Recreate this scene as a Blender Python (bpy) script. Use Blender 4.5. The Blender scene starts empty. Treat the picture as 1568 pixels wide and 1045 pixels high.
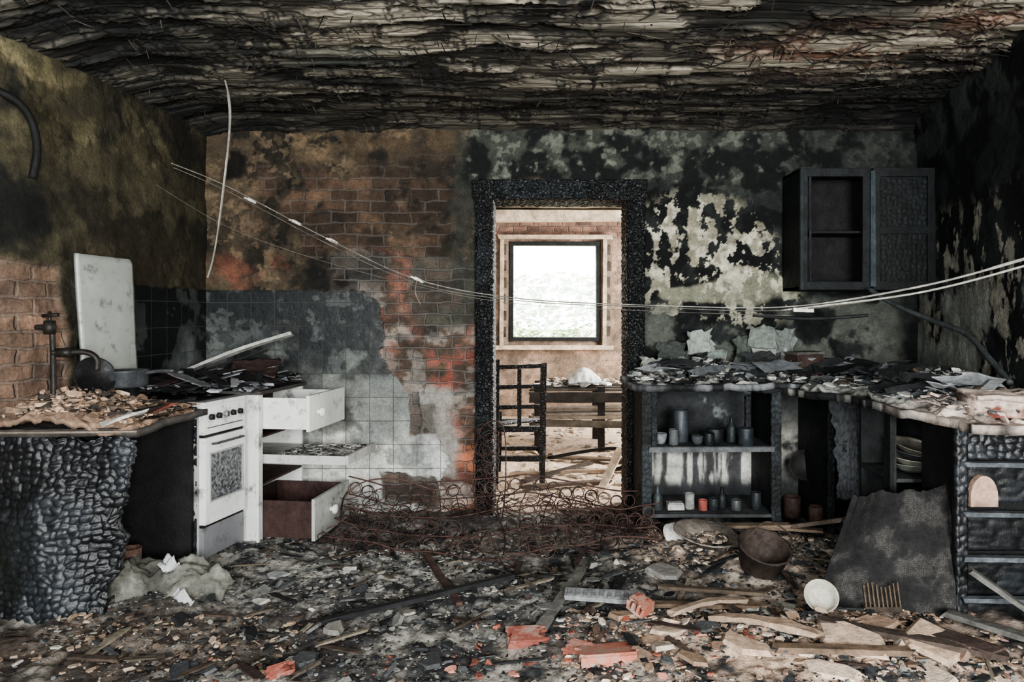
import bpy, math, random
import numpy as np
from mathutils import Vector, Matrix
random.seed(7)
rng = np.random.default_rng(7)
scene = bpy.context.scene

# ---------------------------------------------------------------- utils
DESAT = .26
def C(h):
    if not isinstance(h, str): return np.array(h, float)
    h = h.lstrip('#')
    c = np.array([int(h[i:i+2], 16)/255 for i in (0, 2, 4)])
    c = np.where(c <= .04045, c/12.92, ((c+.055)/1.055)**2.4)
    l = c@np.array([.2126, .7152, .0722])
    return c*(1-DESAT)+l*DESAT+.003
def ss(a, b, x):
    t = np.clip((x-a)/(b-a), 0, 1)
    return t*t*(3-2*t)
def hsh(ix, iy, s):
    n = (ix.astype(np.int64)*374761393 + iy.astype(np.int64)*668265263 + s*974634777) & 0xffffffff
    n = ((n ^ (n >> 13))*1274126177) & 0xffffffff
    n = ((n ^ (n >> 15))*2246822519) & 0xffffffff
    return (n ^ (n >> 16))/4294967296.0
def vn(x, y, s):
    ix = np.floor(x); iy = np.floor(y)
    fx = x-ix; fy = y-iy
    fx = fx*fx*(3-2*fx); fy = fy*fy*(3-2*fy)
    a = hsh(ix, iy, s); b = hsh(ix+1, iy, s); c = hsh(ix, iy+1, s); d = hsh(ix+1, iy+1, s)
    return (a*(1-fx)+b*fx)*(1-fy)+(c*(1-fx)+d*fx)*fy
def fbm(x, y, s, o=5, g=.55):
    x = np.asarray(x, float); y = np.asarray(y, float)
    t = 0; amp = 1; tot = 0
    for i in range(o):
        t = t+amp*vn(x+17.3*i, y-9.1*i, s+i*31); tot += amp
        amp *= g; x, y = (x*.8+y*.6)*2.03, (y*.8-x*.6)*2.03
    return np.clip((t/tot-.5)*1.6+.5, 0, 1)
def fbms(x, y, s, o=5, g=.55):
    x = np.asarray(x, float); y = np.asarray(y, float)
    t = 0; amp = 1; tot = 0
    for i in range(o):
        t = t+amp*vn(x+17.3*i, y-9.1*i, s+i*31); tot += amp
        amp *= g; x = x*2.03; y = y*2.03
    return np.clip((t/tot-.5)*1.6+.5, 0, 1)
def cell(x, y, s):
    ix = np.floor(x); iy = np.floor(y)
    f1 = np.full(x.shape, 9.); f2 = np.full(x.shape, 9.); idv = np.zeros(x.shape)
    for dx in (-1, 0, 1):
        for dy in (-1, 0, 1):
            cx = ix+dx; cy = iy+dy
            px = cx+.15+.7*hsh(cx, cy, s); py = cy+.15+.7*hsh(cx, cy, s+5)
            d = np.hypot(x-px, y-py)
            h = hsh(cx, cy, s+9)
            n = d < f1
            f2 = np.where(n, f1, np.minimum(f2, d)); idv = np.where(n, h, idv); f1 = np.where(n, d, f1)
    return f1, f2, idv
def mix(a, b, m):
    a = C(a); b = C(b); m = np.asarray(m)[..., None]
    return a*(1-m)+b*m
def reg(u, v, u0, u1, v0, v1, s):
    return ss(u0-s, u0+s, u)*(1-ss(u1-s, u1+s, u))*ss(v0-s, v0+s, v)*(1-ss(v1-s, v1+s, v))
def blob(u, v, cu, cv, ru, rv):
    return np.exp(-(((u-cu)/ru)**2+((v-cv)/rv)**2))

# ---------------------------------------------------------------- materials
def nt(name):
    m = bpy.data.materials.new(name); m.use_nodes = True
    n = m.node_tree; n.nodes.clear()
    out = n.nodes.new('ShaderNodeOutputMaterial'); b = n.nodes.new('ShaderNodeBsdfPrincipled')
    n.links.new(b.outputs[0], out.inputs[0])
    return m, n, b
def math_n(n, op, a, b=None, c=None, clamp=False):
    k = n.nodes.new('ShaderNodeMath'); k.operation = op; k.use_clamp = clamp
    for i, v in enumerate((a, b, c)):
        if v is None: continue
        if isinstance(v, (int, float)): k.inputs[i].default_value = v
        else: n.links.new(v, k.inputs[i])
    return k.outputs[0]
def noise_n(n, vec, sc, det=8, rough=.62):
    k = n.nodes.new('ShaderNodeTexNoise'); k.inputs['Scale'].default_value = sc
    k.inputs['Detail'].default_value = det; k.inputs['Roughness'].default_value = rough
    n.links.new(vec, k.inputs['Vector']); return k.outputs['Fac']
def maprange(n, x, a, b, c, d):
    k = n.nodes.new('ShaderNodeMapRange'); n.links.new(x, k.inputs[0])
    for i, v in enumerate((a, b, c, d)): k.inputs[i+1].default_value = v
    return k.outputs[0]
def mixc(n, f, a, b, mode='MIX'):
    k = n.nodes.new('ShaderNodeMix'); k.data_type = 'RGBA'; k.blend_type = mode
    for i, v in ((0, f), (6, a), (7, b)):
        if isinstance(v, (int, float)): k.inputs[i].default_value = v
        elif isinstance(v, tuple): k.inputs[i].default_value = v
        else: n.links.new(v, k.inputs[i])
    return k.outputs[2]
def scale_c(n, col, f):
    k = n.nodes.new('ShaderNodeVectorMath'); k.operation = 'SCALE'
    n.links.new(col, k.inputs[0]); n.links.new(f, k.inputs[3]); return k.outputs[0]

def vmat(name, rough=.85, metal=0., nsc=25, namt=.45, bsc=60, bump=.35, charsc=0, spec=.3, dirt=None, dirt_amt=.5, dsc=8, stretch=None):
    m, n, b = nt(name)
    tc = n.nodes.new('ShaderNodeTexCoord'); vec = tc.outputs['Object']
    if stretch:
        mp = n.nodes.new('ShaderNodeMapping'); mp.inputs['Scale'].default_value = stretch
        n.links.new(vec, mp.inputs[0]); vec = mp.outputs[0]
    at = n.nodes.new('ShaderNodeAttribute'); at.attribute_name = 'Col'
    f = maprange(n, noise_n(n, vec, nsc), .3, .7, 1-namt, 1+namt)
    f2 = maprange(n, noise_n(n, vec, nsc*5), .3, .7, 1-namt*.5, 1+namt*.5)
    col = scale_c(n, at.outputs['Color'], math_n(n, 'MULTIPLY', f, f2))
    if dirt is not None:
        d = maprange(n, noise_n(n, vec, dsc, 10, .7), .64-dirt_amt*.3, .78-dirt_amt*.3, 0, .85)
        c = C(dirt); col = mixc(n, d, col, (c[0], c[1], c[2], 1))
    n.links.new(col, b.inputs['Base Color'])
    r = maprange(n, noise_n(n, vec, nsc*1.7), .3, .7, max(.05, rough-.15), min(1, rough+.12))
    n.links.new(r, b.inputs['Roughness'])
    b.inputs['Metallic'].default_value = metal
    b.inputs['Specular IOR Level'].default_value = spec
    h = noise_n(n, vec, bsc)
    if charsc:
        v = n.nodes.new('ShaderNodeTexVoronoi'); v.feature = 'DISTANCE_TO_EDGE'; v.inputs['Scale'].default_value = charsc
        n.links.new(vec, v.inputs['Vector'])
        vv = maprange(n, v.outputs['Distance'], 0, .25, 0, 1)
        h = math_n(n, 'MULTIPLY_ADD', vv, 1.2, math_n(n, 'MULTIPLY', h, .6))
    bp = n.nodes.new('ShaderNodeBump'); bp.inputs['Strength'].default_value = bump; bp.inputs['Distance'].default_value = .01
    n.links.new(h, bp.inputs['Height']); n.links.new(bp.outputs[0], b.inputs['Normal'])
    return m

def wallmat(name):
    m, n, b = nt(name)
    tc = n.nodes.new('ShaderNodeTexCoord'); vec = tc.outputs['Object']
    at = n.nodes.new('ShaderNodeAttribute'); at.attribute_name = 'Col'
    mk = n.nodes.new('ShaderNodeAttribute'); mk.attribute_name = 'Msk'
    sp = n.nodes.new('ShaderNodeSeparateColor'); n.links.new(mk.outputs['Color'], sp.inputs[0])
    tile, brk = sp.outputs[0], sp.outputs[1]
    n1 = noise_n(n, vec, 14); n2 = noise_n(n, vec, 70)
    f = math_n(n, 'MULTIPLY', maprange(n, n1, .3, .7, .66, 1.34), maprange(n, n2, .3, .7, .72, 1.28))
    col = scale_c(n, at.outputs['Color'], f)
    wv = n.nodes.new('ShaderNodeVectorMath'); wv.operation = 'MULTIPLY_ADD'
    nz = n.nodes.new('ShaderNodeTexNoise'); nz.inputs['Scale'].default_value = 9; n.links.new(vec, nz.inputs['Vector'])
    n.links.new(nz.outputs['Color'], wv.inputs[0]); wv.inputs[1].default_value = (.045, .04, 0); n.links.new(vec, wv.inputs[2])
    def bricktex(vv, w, h, mort, off, smooth):
        k = n.nodes.new('ShaderNodeTexBrick'); n.links.new(vv, k.inputs['Vector'])
        k.offset = off; k.inputs['Scale'].default_value = 1
        k.inputs['Brick Width'].default_value = w; k.inputs['Row Height'].default_value = h
        k.inputs['Mortar Size'].default_value = mort; k.inputs['Mortar Smooth'].default_value = smooth
        k.inputs['Color1'].default_value = (.5, .48, .5, 1); k.inputs['Color2'].default_value = (1.35, 1.2, 1.12, 1)
        k.inputs['Mortar'].default_value = (1, 1, 1, 1)
        return k
    t = bricktex(vec, .15, .15, .0025, 0, .2); bk = bricktex(wv.outputs[0], .17, .072, .010, .5, .7)
    col_b = mixc(n, 1., col, bk.outputs['Color'], 'MULTIPLY')
    col_b = mixc(n, bk.outputs['Fac'], col_b, mixc(n, .5, col, (.12, .11, .10, 1)))
    col = mixc(n, brk, col, col_b)
    col_t = mixc(n, .35, col, mixc(n, 1., col, t.outputs['Color'], 'MULTIPLY'))
    col_t = mixc(n, math_n(n, 'MULTIPLY', t.outputs['Fac'], .75), col_t, (.06, .065, .06, 1))
    col = mixc(n, tile, col, col_t)
    n.links.new(col, b.inputs['Base Color'])
    tr = math_n(n, 'MULTIPLY', tile, math_n(n, 'SUBTRACT', 1, t.outputs['Fac']))
    r = math_n(n, 'SUBTRACT', .92, math_n(n, 'MULTIPLY', tr, maprange(n, n1, .35, .65, .6, .3)), clamp=True)
    n.links.new(r, b.inputs['Roughness'])
    b.inputs['Specular IOR Level'].default_value = .3
    h = math_n(n, 'MULTIPLY', n2, math_n(n, 'SUBTRACT', .6, math_n(n, 'MULTIPLY', tile, .55)))
    h = math_n(n, 'MULTIPLY_ADD', n1, .5, h)
    h = math_n(n, 'SUBTRACT', h, math_n(n, 'MULTIPLY', math_n(n, 'MULTIPLY', brk, bk.outputs['Fac']), .9))
    h = math_n(n, 'SUBTRACT', h, math_n(n, 'MULTIPLY', math_n(n, 'MULTIPLY', tile, t.outputs['Fac']), .35))
    bp = n.nodes.new('ShaderNodeBump'); bp.inputs['Strength'].default_value = .8; bp.inputs['Distance'].default_value = .014
    n.links.new(h, bp.inputs['Height']); n.links.new(bp.outputs[0], b.inputs['Normal'])
    return m

M_WALL = wallmat('burnt_plaster_wall')
M_RUB = vmat('rubble', rough=.92, nsc=35, namt=.4, bsc=90, bump=.5)
M_FLOOR = vmat('ash_floor', rough=.93, nsc=30, namt=.45, bsc=120, bump=.9)
M_CEIL = vmat('reed_ceiling', rough=.95, nsc=12, namt=.45, bsc=40, bump=.55, stretch=(.5, 3, 1))
M_CHAR = vmat('charred_wood', rough=.5, nsc=20, namt=.5, bsc=60, bump=.6, charsc=42, spec=.4)
M_SCALE = vmat('charred_veneer', rough=.40, nsc=25, namt=.35, bsc=110, bump=.25, spec=.5)
M_SOOT = vmat('sooty_board', rough=.7, nsc=12, namt=.5, bsc=70, bump=.4)
M_ENAM = vmat('sooty_enamel', rough=.38, nsc=9, namt=.08, bsc=40, bump=.06, spec=.5, dirt='#3c3a37', dirt_amt=.32, dsc=11)
M_WOOD = vmat('weathered_wood', rough=.85, nsc=14, namt=.45, bsc=50, bump=.5)
M_RUST = vmat('rusty_metal', rough=.75, metal=.2, nsc=30, namt=.5, bsc=90, bump=.4)
M_METAL = vmat('dull_metal', rough=.5, metal=.4, nsc=20, namt=.4, bsc=60, bump=.2)
M_CLAY = vmat('terracotta', rough=.9, nsc=14, namt=.3, bsc=90, bump=.5, dirt='#9a8a7c', dirt_amt=.6, dsc=14)
M_LEAF = vmat('foliage', rough=.9, nsc=3, namt=.15, bump=0)

def glassmat():
    m, n, b = nt('sooty_glass')
    tc = n.nodes.new('ShaderNodeTexCoord')
    f = noise_n(n, tc.outputs['Object'], 60)
    r = maprange(n, f, .4, .65, 0, 1)
    n.links.new(mixc(n, r, (.04, .045, .05, 1), (.26, .27, .27, 1)), b.inputs['Base Color'])
    b.inputs['Roughness'].default_value = .25
    return m
M_GLASS = glassmat()

# ---------------------------------------------------------------- grid surface
def grid_obj(name, us, vs, fn, M, mat):
    U, V = np.meshgrid(us, vs, indexing='ij')
    W, RGB, MS, keep = fn(U, V)
    nu, nv = U.shape
    co = np.stack([U, V, W], -1).reshape(-1, 3)
    idx = np.arange(nu*nv).reshape(nu, nv)
    q = np.stack([idx[:-1, :-1], idx[1:, :-1], idx[1:, 1:], idx[:-1, 1:]], -1)
    if keep is not None:
        uc = (U[:-1, :-1]+U[1:, 1:])/2; vc = (V[:-1, :-1]+V[1:, 1:])/2
        q = q[keep(uc, vc)]
    q = q.reshape(-1, 4)
    me = bpy.data.meshes.new(name)
    me.vertices.add(len(co)); me.vertices.foreach_set('co', co.ravel())
    me.loops.add(q.size); me.loops.foreach_set('vertex_index', q.ravel().astype(np.int32))
    me.polygons.add(len(q)); me.polygons.foreach_set('loop_start', (np.arange(len(q))*4).astype(np.int32))
    me.update(calc_edges=True); me.validate()
    me.polygons.foreach_set('use_smooth', np.ones(len(me.polygons), bool))
    def attr(nm, arr):
        a = me.color_attributes.new(nm, 'FLOAT_COLOR', 'POINT')
        d = np.ones((len(co), 4)); d[:, :3] = np.broadcast_to(arr, (nu, nv, 3)).reshape(-1, 3)
        a.data.foreach_set('color', d.ravel().astype(np.float32))
    attr('Col', RGB)
    if MS is not None: attr('Msk', MS)
    me.materials.append(mat)
    o = bpy.data.objects.new(name, me); scene.collection.objects.link(o); o.matrix_world = M
    return o
def axes(origin, ax, ay, az):
    M = Matrix.Identity(4)
    for i, a in enumerate((ax, ay, az)):
        for j in range(3): M[j][i] = a[j]
    for j in range(3): M[j][3] = origin[j]
    return M

# ---------------------------------------------------------------- mesh builder
class B:
    def __init__(s, name):
        s.name = name; s.v = []; s.f = []; s.c = []; s.mi = []; s.sm = []; s.n = 0; s.M = None
    def add(s, v, f, col, mi=0, smooth=False):
        v = np.asarray(v, float).reshape(-1, 3)
        if s.M is not None:
            R = np.array(s.M.to_3x3()); v = v@R.T+np.array(s.M.translation)
        c = np.broadcast_to(C(col), (len(v), 3))
        s.v.append(v); s.c.append(c)
        s.f += [tuple(int(i)+s.n for i in q) for q in f]
        s.mi += [mi]*len(f); s.sm += [smooth]*len(f); s.n += len(v)
    def box(s, x0, x1, y0, y1, z0, z1, col, mi=0, jit=0):
        v = np.array([[x, y, z] for x in (x0, x1) for y in (y0, y1) for z in (z0, z1)], float)
        if jit: v = v+rng.uniform(-jit, jit, v.shape)
        s.add(v, [(0, 1, 3, 2), (4, 6, 7, 5), (0, 4, 5, 1), (2, 3, 7, 6), (0, 2, 6, 4), (1, 5, 7, 3)], col, mi)
    def beam(s, p0, p1, w, t, col, mi=0, roll=0., jag=.15, n=8, bend=0.):
        p0 = np.array(p0, float); p1 = np.array(p1, float); d = p1-p0; L = np.linalg.norm(d); d /= L
        up = np.array([0, 0, 1.]) if abs(d[2]) < .9 else np.array([0, 1., 0])
        a = np.cross(d, up); a /= np.linalg.norm(a); b = np.cross(a, d)
        a, b = a*math.cos(roll)+b*math.sin(roll), b*math.cos(roll)-a*math.sin(roll)
        vs = []
        for i in range(n+1):
            k = i/n; c = p0+d*L*k+b*bend*math.sin(math.pi*k)
            ww = w*(1+random.uniform(-jag, jag)*.5); tt = t*(1+random.uniform(-jag, jag)*.6)
            for (q, r) in ((-1, -1), (1, -1), (1, 1), (-1, 1)):
                e = d*random.uniform(-1, 1)*w*jag*2 if i in (0, n) else 0
                vs.append(c+a*q*ww/2+b*r*tt/2+e)
        f = [(0, 3, 2, 1), tuple(4*n+i for i in (0, 1, 2, 3))]
        for i in range(n):
            for j in range(4): f.append((4*i+j, 4*i+(j+1) % 4, 4*i+4+(j+1) % 4, 4*i+4+j))
        vs = np.array(vs); cc = C(col)*rng.uniform(.7, 1.25, (len(vs), 1))
        s.add(vs, f, cc, mi)
    def tube(s, pts, r, col, mi=0, n=7, sub=6, closed=False, caps=True):
        P = [np.array(p, float) for p in pts]
        if sub > 1 and len(P) > 2:
            Q = []; m = len(P)
            for i in range(m-1):
                a = P[max(i-1, 0)]; b = P[i]; c = P[i+1]; d = P[min(i+2, m-1)]
                for k in range(sub):
                    t = k/sub
                    Q.append(.5*(2*b+(c-a)*t+(2*a-5*b+4*c-d)*t*t+(3*b-a-3*c+d)*t**3))
            Q.append(P[-1]); P = Q
        P = np.array(P); T = np.gradient(P, axis=0); T /= np.linalg.norm(T, axis=1)[:, None]+1e-9
        up = np.array([0, 0, 1.]) if abs(T[0][2]) < .9 else np.array([1., 0, 0])
        a = np.cross(T[0], up); a /= np.linalg.norm(a)
        an = np.arange(n)*2*math.pi/n; V = []
        for i in range(len(P)):
            a = a-T[i]*np.dot(a, T[i]); a /= np.linalg.norm(a)+1e-9; b = np.cross(T[i], a)
            rr = r[i*(len(r)-1)//(len(P)-1)] if isinstance(r, (list, tuple)) else r
            V.append(P[i]+rr*(np.cos(an)[:, None]*a+np.sin(an)[:, None]*b))
        V = np.concatenate(V); f = []
        for i in range(len(P)-1):
            for j in range(n): f.append((i*n+j, i*n+(j+1) % n, (i+1)*n+(j+1) % n, (i+1)*n+j))
        if caps: f += [tuple(range(n))[::-1], tuple((len(P)-1)*n+i for i in range(n))]
        s.add(V, f, col, mi, True)
    def lathe(s, c, prof, col, mi=0, n=28, ax=(0, 0, 1), jit=0, smooth=True):
        ax = Vector(ax).normalized(); R = Vector((0, 0, 1)).rotation_difference(ax).to_matrix()
        R = np.array(R); an = np.arange(n)*2*math.pi/n; V = []
        for (r, z) in prof:
            V.append(np.stack([r*np.cos(an), r*np.sin(an), np.full(n, z)], -1))
        V = np.concatenate(V)
        if jit: V = V+rng.uniform(-jit, jit, V.shape)
        V = V@R.T+np.array(c); f = []
        for i in range(len(prof)-1):
            for j in range(n): f.append((i*n+j, i*n+(j+1) % n, (i+1)*n+(j+1) % n, (i+1)*n+j))
        s.add(V, f, col, mi, smooth)
    def slab(s, P, off, cols, mi=0, smooth=True):
        nu, nv = P.shape[:2]; off = np.array(off, float)
        Bk = P+off; V = np.concatenate([P.reshape(-1, 3), Bk.reshape(-1, 3)])
        cols = np.broadcast_to(C(cols), (nu, nv, 3)).reshape(-1, 3); N = nu*nv
        idx = np.arange(N).reshape(nu, nv)
        f = np.stack([idx[:-1, :-1], idx[1:, :-1], idx[1:, 1:], idx[:-1, 1:]], -1).reshape(-1, 4)
        fl = f.tolist()+(f[:, ::-1]+N).tolist()
        rim = list(idx[:, 0])+list(idx[-1, 1:])+list(idx[::-1, -1][1:])+list(idx[0, ::-1][1:])
        for a, b in zip(rim[:-1], rim[1:]): fl.append((a, a+N, b+N, b))
        s.add(V, fl, np.concatenate([cols, cols*.6]), mi, smooth)
    def shards(s, X, Y, Z, S, cols, flat=.35, tilt=.5, mi=0, elong=.4):
        n = len(X); an = (np.arange(6)*math.pi/3)[None, :]+rng.uniform(-.35, .35, (n, 6))
        r = S[:, None]*rng.uniform(.55, 1.1, (n, 6)); e = rng.uniform(elong, 1, (n, 1))
        x = r*np.cos(an); y = r*np.sin(an)*e; h = (S*rng.uniform(.3, 1.2, n)*flat)[:, None]
        top = np.stack([x*.85, y*.85, h/2+rng.uniform(-.15, .15, (n, 6))*h], -1)
        bot = np.stack([x, y, -h/2+0*x], -1); V = np.concatenate([bot, top], 1)
        a = rng.uniform(0, 6.28, n); tx = rng.normal(0, tilt, n); 
        ca, sa, ct, st = np.cos(a), np.sin(a), np.cos(tx), np.sin(tx)
        y2 = V[..., 1]*ct[:, None]-V[..., 2]*st[:, None]; z2 = V[..., 1]*st[:, None]+V[..., 2]*ct[:, None]
        x3 = V[..., 0]*ca[:, None]-y2*sa[:, None]; y3 = V[..., 0]*sa[:, None]+y2*ca[:, None]
        V = np.stack([x3+X[:, None], y3+Y[:, None], z2+Z[:, None]], -1)
        T = np.array([(i, (i+1) % 6, 6+(i+1) % 6, 6+i) for i in range(6)])
        fs = []
        for k in range(n):
            o = k*12; fs += (T+o).tolist(); fs.append([o+i for i in (5, 4, 3, 2, 1, 0)]); fs.append([o+6+i for i in range(6)])
        cc = np.repeat(cols[:, None, :], 12, 1).reshape(-1, 3)
        s.add(V.reshape(-1, 3), fs, cc, mi)
    def done(s, mats, bevel=0):
        if not isinstance(mats, (list, tuple)): mats = [mats]
        me = bpy.data.meshes.new(s.name); V = np.concatenate(s.v); Cc = np.concatenate(s.c)
        me.from_pydata(V.tolist(), [], s.f)
        a = me.color_attributes.new('Col', 'FLOAT_COLOR', 'POINT')
        d = np.ones((len(V), 4)); d[:, :3] = np.clip(Cc, 0, 1); a.data.foreach_set('color', d.ravel().astype(np.float32))
        for m in mats: me.materials.append(m)
        me.polygons.foreach_set('material_index', np.array(s.mi, np.int32))
        me.polygons.foreach_set('use_smooth', np.array(s.sm, bool)); me.update()
        o = bpy.data.objects.new(s.name, me); scene.collection.objects.link(o)
        if bevel:
            b = o.modifiers.new('bev', 'BEVEL'); b.width = bevel; b.segments = 2; b.limit_method = 'ANGLE'; b.angle_limit = math.radians(50)
        return o
def pal(cols, n, w=None):
    P = np.array([C(c) for c in cols]); i = rng.choice(len(cols), n, p=w)
    return P[i]*rng.uniform(.7, 1.2, (n, 1))
def plane_pts(o, du, dv, nu, nv):
    o, du, dv = (np.array(a, float) for a in (o, du, dv))
    u = np.linspace(0, 1, nu)[:, None, None]; v = np.linspace(0, 1, nv)[None, :, None]
    return o+u*du+v*dv
def alligator(b, o, du, dv, cs, depth=.012, thick=.02, seed=1, mi=0, cols=('#050607', '#1c2126', '#4c545b'), step=.008, warp=0., bulge=0., rag=0., thr=(.55, .75), taper=0., fade=0.):
    o, du, dv = (np.array(a, float) for a in (o, du, dv))
    lu, lv = np.linalg.norm(du), np.linalg.norm(dv); nu = max(4, int(lu/step)); nv = max(4, int(lv/step))
    nrm = np.cross(du, dv); nrm /= np.linalg.norm(nrm)
    P = plane_pts(o, du, dv, nu, nv); u = np.linspace(0, lu, nu)[:, None]+np.zeros((1, nv)); v = np.linspace(0, lv, nv)[None, :]+np.zeros((nu, 1))
    wu = u+.02*(fbm(u*20, v*20, seed+50, 3)-.5)
    csv = cs if np.ndim(cs) == 0 else cs[0]; csh = cs if np.ndim(cs) == 0 else cs[1]
    f1, f2, idv = cell(wu/csv, v/csh, seed)
    h = ss(0, .4, f2-f1)*(.6+.4*idv)
    big = fbm(u*3, v*3, seed+3)
    fd = 1-fade*blob(u/lu, v/lv, .2, .4, .4, .4)
    w = depth*h*fd+warp*(big-.5)+bulge*np.sin(math.pi*u/lu)
    du_, dv_ = du/lu, dv/lv
    if taper: P = P-du_*(taper*(1-v/lv)*(u/lu))[..., None]
    if rag:
        e = (fbm(v*9, v*0, seed+7)-.5)*rag; e2 = (fbm(u*9, u*0, seed+8)-.5)*rag
        P = P+du_*(e*(np.abs(u/lu-.5)*2)**6*2)[..., None]+dv_*(e2*(np.abs(v/lv-.5)*2)**6*2)[..., None]
    P = P+nrm*w[..., None]
    k = ss(thr[0], thr[1], big)[..., None]*fd[..., None] if fade else ss(thr[0], thr[1], big)[..., None]
    c = mix(cols[0], cols[1], ss(.05, .5, h)); c = c*(1-k)+C(cols[2])*k*(.3+.7*h[..., None])  # third colour paints highlights onto the raised char cells
    b.slab(P, -nrm*thick, c, mi)

# ================================================================= ROOM
CZ = 1.28
def fh(x, y):
    x = np.asarray(x, float); y = np.asarray(y, float)
    z = .03+.06*(fbm(x*1.6, y*1.6, 5)-.5)+.035*(fbm(x*7, y*7, 6)-.5)+.018*(fbm(x*28, y*28, 8)-.5)
    z = z+.07*blob(x, y, 1.2, 3.75, .6, .35)+.05*blob(x, y, 1.1, 2.75, .7, .3)+.05*blob(x, y, -1.75, 3.05, .3, .25)
    return z*(1-.5*ss(4.4, 4.9, y))
def fcol(x, y):
    n = fbm(x*2.2, y*2.2, 71); m = fbm(x*11, y*11, 72); k = fbm(x*40, y*40, 73)
    c = mix('#35373a', '#87867f', ss(.36, .7, m*.6+n*.4))
    c = mix(c, '#a6a399', ss(.50, .66, n)*ss(.4, .65, m)*.8)
    c = mix(c, '#6b5846', blob(x, y, -1.6, 2.7, .7, .35)*.75)
    peach = np.clip(1.2*blob(x, y, 1.2, 2.55, .8, .28)+.8*blob(x, y, .9, 3.85, .5, .3)+.6*blob(x, y, 1.25, 3.2, .45, .35), 0, 1)
    c = mix(c, '#d8b799', peach*ss(.25, .5, m))
    c = mix(c, '#bab7ad', blob(x, y, -.6, 3.45, .6, .4)*ss(.33, .58, m)*.8)
    c = mix(c, '#e4c7a8', ss(4.45, 4.8, y)*ss(.1, .5, m*.6+n*.4+.1))
    c = mix(c, '#101113', ss(.57, .68, k)*.6*(1-peach)*ss(4.8, 4.5, y))
    return c
def f_floor(U, V):
    return fh(U, V), fcol(U, V), None, None
us = np.concatenate([np.arange(-2.6, 2.6, .012)])
vs = np.concatenate([np.arange(-1.6, 2.3, .08), np.arange(2.3, 4.9, .012), np.arange(4.9, 9.0, .04)])
grid_obj('floor', us, vs, f_floor, Matrix.Identity(4), M_FLOOR)

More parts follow.
